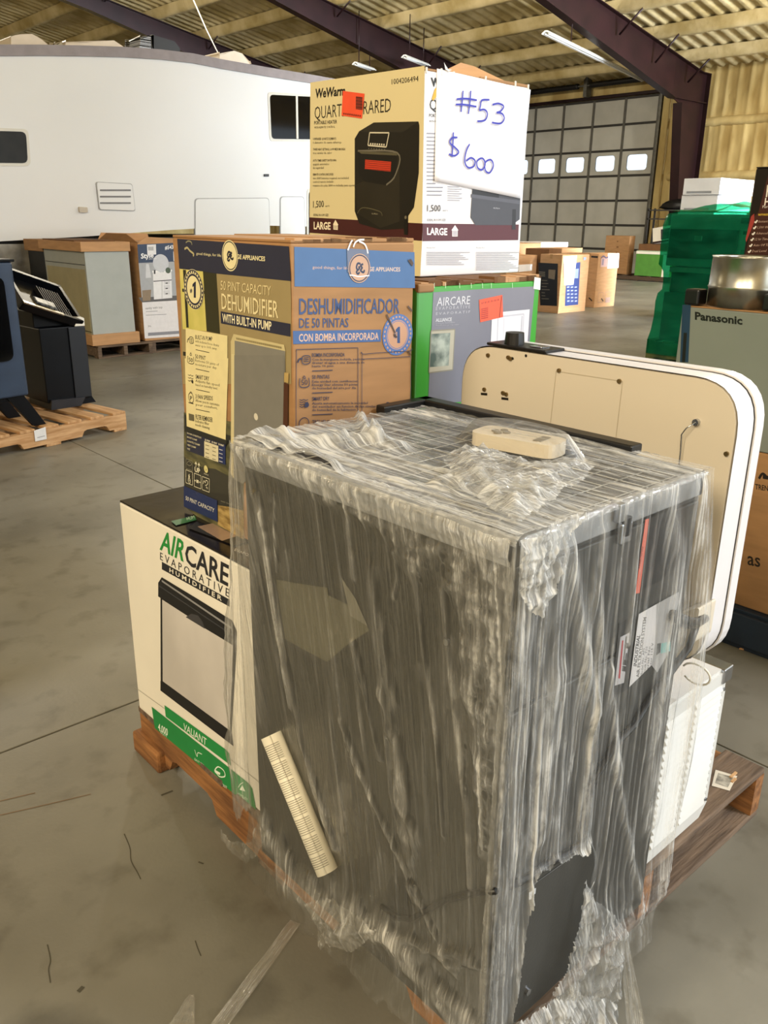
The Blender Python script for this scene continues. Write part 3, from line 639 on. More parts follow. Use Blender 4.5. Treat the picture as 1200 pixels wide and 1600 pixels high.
box_part('dark_print', hb, (-0.004, 0.08, 0.06), (-0.0005, 0.36, 0.30), mat('ink_dark_grey', '#3a3b40', 0.4)); box_part('brown_band', hb, (-0.004, 0.0, 0.0), (-0.0006, 0.6, 0.04), mat('ink_dark_brown', '#2b1712', 0.4))
sh = empty('rack_shelf', (20.0, 10.75, 0), 'dark metal shelf rack by the far wall, left of the green wrapped stack', 'shelf')
M_RACK = mat('rack_steel', '#2d2a27', 0.5)
for x in (0, 0.30):
    for y in (0.0, 1.35): box_part('post', sh, (x, y, 0), (x + 0.04, y + 0.04, 1.72), M_RACK)
for z in (1.45, 1.66): box_part('shelf_board', sh, (0, 0, z), (0.34, 1.39, z + 0.03), M_RACK)
q = MB(); bm = bmesh.new(); bmesh.ops.create_icosphere(bm, subdivisions=3, radius=1)
vs = []
for v in bm.verts:
    p = v.co.copy(); k = 1 + 0.25 * noise.noise(p * 2.0); vs.append((0.16 + p.x * 0.12 * k, 0.6 + p.y * 0.5 * k, 0.09 + max(-0.09, p.z * 0.16 * k)))
q.add(vs, [tuple(w.index for w in f.verts) for f in bm.faces], M_BLACK, True); bm.free()
tp_ = q.build('black_tarp'); tp_.location = (20.0, 10.75, 1.691); tag(tp_, 'black folded tarp heaped on the dark metal shelf rack', 'tarp')

# white cartons stacked behind the green wrapped stack
M_WB = mat('white_carton_plain', '#dedfe2', 0.5, var=0.05, scale=3)
carton('base_carton', (12.05, 6.2, 0), (1.0, 0.6, 1.3), M_CARD_L, 'tall carton under the white cartons behind the green wrapped stack')
for k, lb in enumerate(('white carton third down in the pale stack behind the green wrap', 'white carton second from top of the pale stack behind the green wrap', 'white carton topmost of the pale stack behind the green wrap')):
    o = carton('white_carton', (12.0 + 0.02 * (k % 2), 6.22 - 0.02 * k, 1.303 + k * 0.2285), (1.02, 0.56, 0.222), M_WB, lb, group='white cartons behind the green stack', flaps=False)
    box_part('grey_shading_print', o, (-0.004, 0.12, 0.02), (-0.0005, 0.5, 0.05), mat('ink_pale_grey', '#8f9296', 0.5))  # thin grey strip low on each carton's left face

# ---- green-wrapped ranges on a pallet
GX0, GY0, GY1 = 8.2, 3.62, 4.72
m, nt, b = new_mat('green_stretch_film'); L = nt.links
tcn = nd(nt, 'ShaderNodeTexCoord'); nz = nd(nt, 'ShaderNodeTexNoise', Scale=5.0, Detail=5.0); mp = nd(nt, 'ShaderNodeMapping'); mp.inputs['Scale'].default_value = (0.6, 0.6, 2); L.new(tcn.outputs['Object'], mp.inputs[0]); L.new(mp.outputs[0], nz.inputs['Vector'])
mr = nd(nt, 'ShaderNodeMapRange'); mr.inputs[1].default_value = 0.3; mr.inputs[2].default_value = 0.75; mr.inputs[3].default_value = 0.12; mr.inputs[4].default_value = 0.42; L.new(nz.outputs[0], mr.inputs[0])
b.inputs['Base Color'].default_value = lin('#0e8a62'); b.inputs['Roughness'].default_value = 0.22
bp = nd(nt, 'ShaderNodeBump', Strength=0.25, Distance=0.02); L.new(nz.outputs[0], bp.inputs['Height']); L.new(bp.outputs[0], b.inputs['Normal'])
tr = nd(nt, 'ShaderNodeBsdfTransparent'); tr.inputs[0].default_value = (0.16, 0.62, 0.44, 1); mx = nd(nt, 'ShaderNodeMixShader'); L.new(mr.outputs[0], mx.inputs[0]); L.new(tr.outputs[0], mx.inputs[1]); L.new(b.outputs[0], mx.inputs[2]); L.new(mx.outputs[0], nt.nodes['Material Output'].inputs[0]); M_GFILM = m
M_GREEN_W = M_GFILM
pg = pallet((GX0 - 0.02, GY0 - 0.02, 0), 1.2, 1.1, 'wooden pallet under the green wrapped range stack', mat('pallet_greened', '#6d6a3c', 0.85, hex2='#3f4a2a', scale=6), H=0.2, notch=False)
M_RNG = mat('range_steel', '#8f9a94', 0.35, metal=0.3, var=0.08); M_RNGD = mat('range_dark', '#1c211f', 0.3, var=0.1)
rg = empty('wrapped_range', (GX0 + 0.03, GY0 + 0.02, 0.202), 'lower grey appliance inside the green wrapped stack', 'appliance')
box_part('body', rg, (0, 0, 0), (1.0, 1.06, 0.49), mat('range_body_dark', '#3f4742', 0.5), 0.01); box_part('middle_box', rg, (0.03, 0.05, 0.49), (0.95, 1.02, 0.73), M_RNGD, 0.01); box_part('ledge', rg, (0.02, 0.03, 0.69), (0.96, 1.04, 0.745), M_RNG, 0.008)
mw = empty('wrapped_microwave', (GX0 + 0.02, GY0 + 0.0, 0.955), 'steel microwave with dark door, top of the green wrapped stack', 'microwave')
box_part('body', mw, (0.01, 0.0, 0), (0.9, 1.1, 0.50), M_RNG, 0.01); box_part('door', mw, (-0.012, 0.36, 0.08), (0.012, 1.08, 0.36), M_RNGD, 0.004)
box_part('control_panel', mw, (-0.012, 0.12, 0.05), (0.012, 0.34, 0.37), M_RNG, 0.004)
box_part('display', mw, (-0.016, 0.15, 0.32), (-0.01, 0.31, 0.35), M_BLACK); box_part('sticker', mw, (-0.015, 0.16, 0.06), (-0.011, 0.31, 0.18), mat('ink_mid_green', '#3d5a48', 0.5)); box_part('vent_panel', mw, (-0.014, 0.12, 0.42), (-0.01, 0.35, 0.47), M_RNGD)
box_part('handle', mw, (-0.02, 0.72, 0.25), (-0.01, 0.80, 0.30), M_CHROME, 0.004)
def film_tube(name, x0, y0, x1, y1, zs, offs, m, label, cat, amp=0.015):
    """wrap sheet round a rectangular plan at heights zs with outward offsets offs"""
    per = []
    for a, b_, n in (((x0, y1), (x0, y0), 40), ((x0, y0), (x1, y0), 30), ((x1, y0), (x1, y1), 30), ((x1, y1), (x0, y1), 30)):
        for k in range(n): per.append((a[0] + (b_[0] - a[0]) * k / n, a[1] + (b_[1] - a[1]) * k / n))
    cx, cy = (x0 + x1) / 2, (y0 + y1) / 2; vs = []; fs = []
    for j, (z, o) in enumerate(zip(zs, offs)):
        for (x, y) in per:
            d = o + amp * noise.noise(Vector((x * 3, y * 5, z * 9)))
            sx = (x - cx) / abs(x1 - x0) * 2; sy = (y - cy) / abs(y1 - y0) * 2
            vs.append((x + d * max(-1, min(1, sx * 1.0)), y + d * max(-1, min(1, sy)), z + 0.3 * amp * noise.noise(Vector((x * 4, y * 4, z)))))
    n = len(per)
    for j in range(len(zs) - 1):
        for k in range(n): fs.append((j * n + k, j * n + (k + 1) % n, (j + 1) * n + (k + 1) % n, (j + 1) * n + k))
    q = MB(); q.add(vs, fs, m, True); o = q.build(name); tag(o, label, cat); return o
zs = [0.06, 0.2, 0.3, 0.45, 0.6, 0.68, 0.72, 0.8, 0.9, 0.94, 0.97, 1.05, 1.15, 1.25, 1.35, 1.42, 1.46, 1.49]
film_tube('green_film', GX0, GY0, GX0 + 1.0, GY1, zs, [0.06, 0.06, 0.05, 0.04, 0.03, 0.03, 0.0, 0.0, 0.0, 0.02, 0.04, 0.03, 0.03, 0.03, 0.03, 0.03, 0.02, -0.08], M_GFILM, 'green stretch film wrapped round the appliance stack at the right', 'stretch film', amp=0.02)
q = MB(); vs = []; fs = []; N = 30
for i in range(N + 1):
    for j in range(N + 1):
        x = GX0 + i / N; y = GY0 + 1.1 * j / N; e = min(i, j, N - i, N - j) / N
        vs.append((x, y, 1.485 + 0.07 * noise.noise(Vector((x * 4, y * 4, 2))) * min(1, e * 6) + 0.05 * min(1, e * 4) + 0.05 * max(0, (1 - j / N) - 0.4)))
for i in range(N):
    for j in range(N): fs.append((i * (N + 1) + j, i * (N + 1) + j + 1, (i + 1) * (N + 1) + j + 1, (i + 1) * (N + 1) + j))
q.add(vs, fs, M_GFILM, True); q.build('top_sheet', bpy.data.objects['green_film'])

# ---- right edge: stack with the grey air-conditioner carton
pb = empty('pallet', (2.62, 0.12, 0), 'dark blue pallet under the brown carton at the right edge', 'pallet')
M_BPAL = mat('blue_pallet_paint', '#1b2a3c', 0.6, var=0.2)
for y in (0.0, 0.6, 1.22): box_part('stringer', pb, (0.0, y, 0.02), (0.8, y + 0.09, 0.12), M_BPAL, 0.003)
for k in range(6): box_part('deck_board', pb, (0.005 + k * 0.135, 0.0, 0.12), (0.115 + k * 0.135, 1.31, 0.14), M_BPAL, 0.003)
for k in range(3): box_part('bottom_board', pb, (0.0 + k * 0.35, 0.0, 0.0), (0.1 + k * 0.35, 1.31, 0.02), M_BPAL, 0.003)
box_part('front_board', pb, (-0.015, 0.0, 0.02), (0.0, 1.31, 0.13), M_BPAL, 0.003)
bcn = carton('brown_carton', (2.65, 0.14, 0.141), (0.75, 1.28, 0.535), M_CARD, 'brown carton with black lettering on the blue pallet at the right edge', flaps=False)
f = Face(bcn, 0, 0.0, -1); f.begin(); f.text('as', (1168, 882), (1188, 886), (1168, 868), '#1a1410', bold=0.01); f.text('TRENT', (1180, 764), (1206, 768), (1180, 756), '#1a1410', bold=0.02); f.stroke([(1186, 748), (1192, 740), (1200, 748)], 0.008, '#1a1410'); f.poly([(1192, 742), (1204, 744), (1204, 750), (1192, 748)], '#1a1410'); f.end('lettering')
M_PANA = mat('grey_printed_card', '#7f8580', 0.32, var=0.06, scale=2)
pn = carton('air_conditioner_carton', (2.65, 0.12, 0.678), (0.75, 1.32, 0.435), M_PANA, 'silver grey appliance carton with bold black lettering behind the cream cabinet', flaps=True, mtop=M_CARD)
f = Face(pn, 0, 0.0, -1); f.begin(); f.text('Panasonic', (1086, 499), (1160, 507), (1086, 487), '#0c0c0c', bold=0.035); f.end('lettering')
f = Face(pn, 0, 0.0, -1); f.begin(); f.line((1073, 476), (1069, 566), 0.03, '#1d3a56'); f.line((1071, 520), (1068, 566), 0.012, '#101012'); f.end('side_print')
q = MB(); e = MB()
cl = empty('duct_collar', (2.93, 1.0, 1.116), 'round galvanised duct collar standing on the grey carton', 'duct')
c0 = on(2, 1.116, (1163, 478)); cl.location = (c0.x, c0.y, 1.116)
M_GALV = mat('galvanised_sheet', '#a9a699', 0.28, metal=0.9, hex2='#6f6c60', scale=7, bump=0.06)
n = 40
for (r0, z0, r1, z1, nm) in ((0.115, 0.0, 0.115, 0.15, 'sleeve'),):
    prof = [(0.112, 0.0), (0.118, 0.0), (0.118, 0.055), (0.121, 0.06), (0.118, 0.065), (0.116, 0.15), (0.119, 0.156), (0.114, 0.156), (0.112, 0.148)]
    vs = [(p[0] * math.cos(2 * math.pi * k / n), p[0] * math.sin(2 * math.pi * k / n), p[1]) for k in range(n) for p in prof]; K = len(prof)
    q = MB(); q.add(vs, [(k * K + j, ((k + 1) % n) * K + j, ((k + 1) % n) * K + (j + 1) % K, k * K + (j + 1) % K) for k in range(n) for j in range(K)], M_GALV, True); q.build('sleeve', cl)
box_part('clamp', cl, (-0.11, -0.17, 0.0), (-0.03, -0.105, 0.05), M_BLACK, 0.006); box_part('clamp', cl, (-0.12, 0.10, 0.0), (-0.06, 0.15, 0.05), M_BLACK, 0.006)
# tall printed carton behind
M_BRWN = mat('maroon_printed_card', '#4c241c', 0.38, hex2='#2a1410', scale=1.6)
tb = carton('fireplace_carton', (3.62, 0.75, 0), (0.6, 0.97, 1.59), mat('printed_black_card', '#16110e', 0.35), 'tall black and maroon printed carton with tick lists at the right edge', ch=0.006)
c1 = lambda x, y: (1000 + x / 5.925, 230 + y / 5.925)
f = Face(tb, 0, 0.0, -1, c1); f.begin(); f.poly([(1190, 240), (1400, 180), (1300, 1300), (930, 1180), (1060, 640), (1098, 600)], M_BRWN); f.poly([(1030, 640), (1058, 615), (1058, 690), (985, 880), (978, 850)], '#a33a33'); f.end('front_print')
f.begin(); f.text('H', (1150, 540), (1200, 535), (1160, 470), '#e9e4dc', bold=0.02); f.text('H', (1165, 460), (1230, 450), (1178, 350), '#e9e4dc', bold=0.02); f.text('Portable', (1135, 565), (1250, 560), (1135, 540), '#e9e4dc'); f.text('amazing', (1095, 632), (1240, 630), (1095, 610), '#c9a93a', bold=0.03)
rows = ['Instant Heat', '1,500 Watts', 'Advanced Thermostat', '12 hr Timer', 'Auto Off Timer', 'Dual Level', 'Easy Touch', 'Remote', 'Safe']
for k, t_ in enumerate(rows):
    y = 690 + k * 55; x = 1072 - k * 12
    f.text(t_, (x + 25, y + 8), (x + 25 + 13 * len(t_), y + 4), (x + 32, y - 14), '#c7aa9a', res=1); f.stroke([(x - 8, y - 2), (x, y + 8), (x + 16, y - 14)], 0.006, '#f2eee8')
f.end('lettering')
# loose scrap of cardboard on the floor
sc = on(2, 0.0, (1190, 1016)); q = MB(); q.prism([(0, 0), (0.1, 0.015), (0.13, 0.05), (0.04, 0.06), (-0.05, 0.03)], 2, 0.001, 0.006, M_CARD_L); s_ = q.build('cardboard_scrap'); s_.location = (sc.x - 0.03, sc.y, 0); s_.rotation_euler[2] = -0.6; tag(s_, 'torn scrap of cardboard on the floor by the blue pallet', 'cardboard scrap')
# ------------------------------------------------------------------ the main pallet
mp_ = pallet((0.814, 0.643, 0), 1.22, 1.015, 'worn brown pallet carrying the film wrapped filter unit and the cartons', M_WOOD, M_WOOD_G, rz=math.radians(-0.8), H=0.1385, boards=8)
q = MB(); q.box((-0.022, 1.09, 0.0), (0.04, 1.235, 0.062), M_WOOD, 0.008); q.build('broken_block', mp_)
f = Face(mp_, 2, 0.1385, 1); f.begin(); f.poly([(1118, 1203), (1152, 1213), (1140, 1236), (1112, 1228)], '#d9d2c4'); f.poly([(1122, 1208), (1146, 1215), (1137, 1231), (1117, 1224)], mat('label_print_grey', '#6c6a64', 0.5, hex2='#b7b2a6', scale=60)); f.end('paper_label', 'small white printed label stapled to the deck')
for k in range(14):
    x, y = random.uniform(0.86, 1.0), random.uniform(0.02, 0.5)
    if k % 3: continue
    box_part('splinter', mp_, (x, y, 0.1385), (x + random.uniform(0.01, 0.03), y + 0.006, 0.1425), M_WOOD_P)

# ---- humidifier carton, low left
val = carton('humidifier_carton', (0.829, 1.278, 0.14), (0.40, 0.571, 0.579), M_WHITEBOX, 'white glossy humidifier carton with green and black print, front left of the pallet', rz=math.radians(0.5), mtop=M_BLACKGLOSS)
f = Face(val, 0, 0.0, -1, lambda x, y: (170 + x / 2.857, 740 + y / 2.857))
f.begin(); f.text('AIR', (228, 336), (335, 392), (240, 252), '#1f8a3a', bold=0.02); f.text('CARE', (341, 397), (533, 502), (343, 308), '#22242a', bold=0.02); f.text('E V A P O R A T I V E', (230, 383), (537, 552), (230, 350), '#26282e')
f.poly([(238, 393), (540, 562), (540, 594), (238, 427)], '#202228'); f.text('H U M I D I F I E R', (272, 438), (505, 568), (272, 419), '#e8e2d2', bold=0.02); f.end('logo_print')
f.begin(); f.poly([(232, 548), (572, 765), (548, 1165), (233, 935)], '#17181c'); f.poly([(240, 562), (556, 766), (541, 1150), (242, 926)], mat('humidifier_white', '#cfcac6', 0.35, hex2='#b9b4b0', scale=3)); f.poly([(232, 926), (242, 926), (541, 1145), (550, 1160), (558, 1216), (232, 968)], '#16171b')
f.poly([(222, 487), (238, 462), (400, 560), (552, 655), (573, 705), (570, 776), (540, 756), (430, 690), (340, 625), (222, 548)], '#15161a'); f.line((238, 478), (548, 688), 0.005, '#8d8d90'); f.line((225, 500), (565, 728), 0.003, '#3b3c42'); f.poly([(345, 640), (370, 625), (400, 632), (420, 660), (430, 692)], '#3d3d42'); f.end('product_picture')
f.begin(); f.poly([(250, 1033), (525, 1232), (540, 1250), (546, 1302), (256, 1084)], '#1e8a44'); f.poly([(193, 1040), (625, 1380), (642, 1405), (662, 1512), (207, 1135)], '#1b8442'); f.text('VALIANT', (335, 1142), (437, 1214), (336, 1112), '#e9eee4')
f.text('4,000', (222, 1143), (265, 1170), (222, 1112), '#dfe8da', bold=0.02); f.text('SQ FT', (235, 1160), (262, 1178), (235, 1150), '#dfe8da', res=1)
f.stroke([(385, 1232), (396, 1262), (400, 1245), (418, 1252)], 0.002, '#e6efe2'); f.text('EASY FILL', (385, 1278), (428, 1308), (385, 1268), '#dfe8da', res=1)
f.stroke([(475, 1325), (490, 1308), (515, 1325), (520, 1350), (498, 1352), (484, 1338)], 0.003, '#e6efe2', closed=True); f.poly([(478, 1322), (500, 1335), (498, 1345), (476, 1332)], '#e6efe2'); f.text('EFFICIENT', (478, 1372), (530, 1408), (478, 1360), '#dfe8da', res=1)
f.poly([(598, 1390), (612, 1418), (586, 1410)], '#e6efe2'); f.stroke([(580, 1400), (590, 1385), (602, 1378)], 0.0015, '#e6efe2'); f.text('HUMIDITY', (578, 1432), (622, 1462), (578, 1420), '#dfe8da', res=1); f.end('green_print')
f.begin(); f.line((114, 950), (250, 1048), 0.0012, '#8a8576'); f.line((546, 1275), (690, 1390), 0.0012, '#8a8576'); f.end('flap_seam')
f = Face(val, 2, 0.5808, 1, lambda x, y: (170 + x / 2.857, 740 + y / 2.857)); f.begin(); f.poly([(278, 213), (385, 188), (392, 208), (300, 232)], '#1d6a35'); f.text('HUM', (350, 210), (385, 202), (345, 196), '#cfe0cc'); f.end('green_strip')
f.begin(); f.poly([(355, 245), (392, 215), (640, 300), (560, 322)], '#0f1012'); f.poly([(395, 238), (470, 222), (590, 275), (505, 302)], mat('top_photo', '#a88f7c', 0.25, hex2='#7d6552', scale=5)); f.text('EVAPORATIVE', (560, 345), (690, 400), (566, 335), '#d8d4cc'); f.end('top_print')

# ---- dehumidifier carton on it
ge = carton('dehumidifier_carton', (0.901, 1.231, 0.7225), (0.294, 0.426, 0.610), M_CARD, 'tall brown dehumidifier carton with navy, blue and yellow print, on the white carton', rz=math.radians(-1.0))
q3 = lambda x, y: (270 + x / 6, 350 + y / 6); q4 = lambda x, y: (270 + x / 5.925, 580 + y / 5.925); q5 = lambda x, y: (440 + x / 5, 360 + y / 5)
f = Face(ge, 0, 0.0, -1, q3)
CRM = '#e6dcae'; NAVY = '#2a2d42'
f.begin()
f.poly([(66, 418), (1106, 535), (1112, 700), (1113, 1500), (98, 1500)], '#9a8a63')                                     # taupe room
f.poly([(66, 420), (290, 445), (322, 1005), (96, 985)], mat('print_window', '#d8cc7c', 0.4, hex2='#b9b45a', scale=9)); f.poly([(98, 428), (126, 431), (152, 972), (130, 970)], '#2c2c22'); f.poly([(90, 605), (312, 628), (313, 655), (92, 636)], '#35342a'); f.poly([(285, 443), (412, 462), (446, 1030), (320, 1005)], '#33321f'); f.poly([(98, 1195), (126, 1200), (126, 1237), (100, 1233)], '#2b2a22')
f.end('room_picture')
f.begin(); f.poly([(105, 380), (560, 470), (575, 990), (660, 1030), (650, 1600), (420, 1500), (108, 1250)], mat('print_meadow', '#6c6846', 0.4, hex2='#3f4030', scale=14, stretch=(1, 1, 4)), q4)
f.poly([(112, 400), (135, 405), (135, 510), (495, 640), (545, 640), (545, 600), (497, 585), (497, 700), (112, 560)], '#2b2c28', q4)
f.poly([(108, 790), (230, 880), (400, 905), (545, 985), (650, 1030), (650, 1290), (420, 1240), (110, 1100)], '#3b3a33', q4)
f.poly([(110, 1080), (640, 1160), (640, 1290), (430, 1240)], '#34332e', q4)
f.poly([(420, 1240), (520, 1255), (660, 1290), (660, 1560), (420, 1420)], mat('print_basket', '#b59b62', 0.5, hex2='#7d6538', scale=30, stretch=(1, 1, 3)), q4)
f.end('lower_picture')
f.begin(); f.poly([(45, 138), (1092, 210), (1112, 535), (410, 464), (285, 444), (66, 418)], NAVY)
f.text('good things, for life.', (225, 287), (462, 308), (225, 262), CRM); f.text('GE APPLIANCES', (605, 325), (870, 348), (605, 283), CRM, bold=0.025)
f.ell((540, 297), 0.0285, CRM, asp=1.0); f.ell((540, 297), 0.0265, '#2a2c38', 0.0245); f.stroke([(548, 270), (528, 262), (518, 290), (528, 310), (540, 292), (530, 285)], 0.004, '#2a2c38'); f.stroke([(560, 268), (545, 280), (555, 295), (545, 315), (565, 330), (572, 312)], 0.004, '#2a2c38'); f.stroke([(528, 310), (518, 330), (528, 345), (540, 330)], 0.004, '#2a2c38')
f.stroke([(128, 175), (150, 160), (178, 170), (185, 195)], 0.0025, '#8d8a6e'); f.stroke([(115, 235), (140, 222), (165, 250), (200, 280), (195, 300)], 0.004, '#b3ab82'); f.end('header_print')
f.begin(); f.ell((201, 615), 0.0405, CRM); f.ell((201, 615), 0.0395, NAVY, 0.0275); f.ell((201, 615), 0.033, CRM, 0.0318)
f.poly([(196, 558), (214, 540), (222, 541), (222, 692), (202, 690), (202, 582), (190, 592), (190, 568)], NAVY); f.text('#', (166, 640), (188, 643), (166, 605), NAVY, bold=0.03)
for k in range(26):
    a = 2 * math.pi * k / 26; C = f.P((201, 615)); p = C + Vector((0, math.cos(a) * 0.035, math.sin(a) * 0.035)); t_ = Vector((0, -math.sin(a), math.cos(a))) * 0.0022; n_ = Vector((0, math.cos(a), math.sin(a))) * 0.0017
    f.poly([p - t_ - n_, p + t_ - n_, p + t_ + n_, p - t_ + n_], CRM, raw=True); f.lay -= 1
f.end('number_one_badge')
f.begin(); f.text('50 PINT CAPACITY', (455, 615), (925, 672), (455, 530), '#dfcf9f'); f.text('DEHUMIDIFIER', (466, 795), (995, 882), (462, 650), '#e6d9ac', bold=0.005)
f.poly([(455, 818), (1108, 935), (1108, 1055), (458, 930)], NAVY); f.text('WITH BUILT-IN PUMP', (472, 915), (932, 998), (470, 838), '#f0e7c4', bold=0.015); f.end('title_print')
f.begin(); f.poly([(128, 977), (520, 1047), (519, 1400), (130, 1400)], '#e5d9a6'); f.poly([(118, -120), (522, -120), (496, 634), (136, 508)], '#e5d9a6', q4)
INKB = '#2b2a25'
def item(head, l1, l2, y, qq, x=218):
    f.text(head, (x, y + 42), (x + min(160, 14 * len(head)), y + 62), (x, y + 4), INKB, conv=qq, bold=0.01)
    f.text(l1, (x, y + 72), (x + 222, y + 115), (x, y + 48), INKB, conv=qq, res=1); f.text(l2, (x, y + 108), (x + 205, y + 145), (x, y + 86), INKB, conv=qq, res=1)
    f.line((x + 4, y + 142), (x + 132, y + 170), 0.0014, INKB, qq)
item('BUILT-IN PUMP', 'with included hose drains', 'water up to 16 ft. away.', 1035, q3); item('50 PINT', 'Removes 50 pints of', 'moisture per day.', 1215, q3)
item('SMART DRY', 'Adjusts fan speed', 'based on humidity level.', 25, q4); item('3 FAN SPEEDS', 'Allows you to customize', 'your comfort.', 208, q4)
f.text('FILTER REMINDER', (218, 440), (376, 472), (218, 398), INKB, conv=q4, bold=0.01); f.text('Indicates filter', (218, 470), (345, 500), (218, 444), INKB, conv=q4, res=1); f.text('needs cleaning.', (218, 503), (352, 538), (218, 478), INKB, conv=q4, res=1)
f.stroke([(165, 1062), (198, 1066), (200, 1115), (168, 1112)], 0.0014, INKB, q3, True); f.stroke([(145, 1110), (150, 1080), (165, 1075)], 0.002, INKB, q3)
for k in range(3): f.line((172, 1075 + 14 * k), (195, 1078 + 14 * k), 0.0012, INKB, q3)
f.stroke([(150, 1235), (150, 1295), (202, 1308), (203, 1245)], 0.0014, INKB, q3); f.text('50', (158, 1288), (195, 1296), (158, 1250), INKB, conv=q3); f.stroke([(177, 1205), (170, 1228), (184, 1228)], 0.0012, INKB, q3, True)
for k in range(3): f.stroke([(150, 30 + 26 * k), (162, 38 + 26 * k), (174, 34 + 26 * k), (186, 44 + 26 * k), (198, 40 + 26 * k)], 0.0012, INKB, q4)
f.ell((190, 95), 0.004, INKB, conv=q4); f.ell((178, 245), 0.0115, INKB, 0.0102, conv=q4); f.stroke([(165, 205), (175, 188), (188, 205)], 0.0012, INKB, q4); f.line((155, 288), (200, 300), 0.002, INKB, q4); f.text('P', (168, 265), (188, 268), (168, 228), INKB, conv=q4)
f.poly([(156, 388), (205, 402), (208, 462), (158, 450)], '#6f6a52', q4)
for k in range(3): f.line((168 + 13 * k, 392 + 3 * k), (170 + 13 * k, 455 + 3 * k), 0.0012, INKB, q4)
f.end('feature_list')
f.begin(); f.poly([(552, 1100), (578, 1030), (1052, 1132), (1064, 1188), (1058, 1500), (555, 1500)], '#c9bc8f'); f.poly([(588, 1092), (1062, 1190), (1062, 1480), (590, 1480)], '#817f78'); f.poly([(600, 1062), (1030, 1150), (1032, 1170), (604, 1082)], '#9b8f68')
for k in range(24): f.line((606 + k * 18, 1066 + k * 3.7), (608 + k * 18, 1082 + k * 3.7), 0.0008, '#6d6448')
f.poly([(553, -160), (582, -160), (578, 995), (545, 950)], '#d2c69a', q4); f.poly([(580, -150), (1043, -150), (1030, 560), (820, 900), (655, 1040), (575, 996)], '#7c7a74', q4); f.ell((780, 420), 0.007, '#d8d2c2', conv=q4)
f.poly([(1043, 10), (1085, 15), (1080, 110), (1040, 95)], '#b49a62', q4); f.poly([(1040, 100), (1080, 115), (1076, 540), (1030, 540)], '#4c2c1c', q4)
f.end('product_picture')
f.begin(); f.poly([(136, 556), (496, 676), (497, 866), (136, 730)], NAVY, q4); f.poly([(300, 645), (430, 690), (430, 840), (300, 795)], '#d8d0b0', q4); f.poly([(432, 688), (496, 680), (497, 866), (433, 842)], '#222f5e', q4)
for k, t_ in enumerate(('ROOM CONDITION', 'MOIST DAMP', 'SLIGHTLY DAMP', 'VERY DAMP', 'WET')):
    f.text(t_, (142, 578 + k * 36), (142 + 9.2 * len(t_), 578 + k * 36 + 3.2 * len(t_)), (142, 562 + k * 36), '#cfc8a4', conv=q4, res=1, bold=0.02)
for j, t_ in enumerate(('22 PINT', '35 PINT', '50 PINT')): f.text(t_, (306 + j * 63, 640 + j * 20), (356 + j * 63, 657 + j * 20), (306 + j * 63, 624 + j * 20), '#e6e0c8', conv=q4, res=1, bold=0.03)
for k in range(4):
    for j in range(3): f.line((312 + j * 63, 680 + k * 36 + j * 20), (345 + j * 63, 691 + k * 36 + j * 20), 0.0016, ('#6f6a56' if j < 2 else '#c9c8d0'), q4)
f.end('capacity_table')
W_ = '#d9d4bb'
f.begin()
for (x, y, w_, h_) in ((130, 910, 62, 120), (208, 942, 62, 122), (282, 972, 66, 122)): f.frame([(x, y), (x + w_, y + w_ * 0.38), (x + w_, y + w_ * 0.38 + h_), (x, y + h_)], 0.0014, W_, q4)
f.frame([(132, 808), (190, 830), (192, 920), (132, 898)], 0.001, '#8f8c78', q4); f.stroke([(140, 850), (160, 832), (185, 855), (170, 872), (145, 862)], 0.0012, '#8f8c78', q4, True)
f.text('UP', (212, 925), (262, 945), (212, 882), W_, conv=q4, bold=0.04)
for x in (224, 252): f.line((x, 885 + (x - 224) * 0.4), (x, 838 + (x - 224) * 0.4), 0.002, W_, q4); f.poly([(x - 12, 855 + (x - 224) * 0.4), (x, 832 + (x - 224) * 0.4), (x + 12, 862 + (x - 224) * 0.4)], W_, q4)
f.ell((317, 905), 0.0085, '#d8cf90', conv=q4); f.stroke([(310, 900), (318, 918), (324, 902)], 0.001, INKB, q4); f.text('ENERGY', (300, 950), (342, 968), (300, 938), W_, conv=q4, res=1)
f.text('6', (154, 978), (170, 984), (154, 945), W_, conv=q4, bold=0.03); f.ell((162, 998), 0.005, W_, 0.0036, q4); f.ell((163, 1014), 0.006, W_, 0.0044, q4); f.poly([(228, 1000), (250, 1008), (250, 1036), (228, 1028)], W_, q4); f.line((212, 1008), (222, 1012), 0.003, W_, q4); f.line((256, 1024), (266, 1028), 0.003, W_, q4)
f.stroke([(292, 1040), (300, 1012), (312, 1030), (318, 1008), (334, 1020), (330, 1048), (312, 1055)], 0.0018, W_, q4); f.text('ft', (318, 1082), (338, 1090), (318, 1062), W_, conv=q4)
f.end('handling_icons')
f.begin(); f.poly([(112, 1058), (420, 1195), (425, 1392), (112, 1250)], '#27335f', q4); f.text('50 PINT CAPACITY', (128, 1188), (393, 1306), (130, 1152), '#d6d3c6', conv=q4, bold=0.01); f.text('with built-in pump', (455, 1205), (640, 1268), (458, 1190), '#8f8a76', conv=q4, res=1); f.end('capacity_banner')
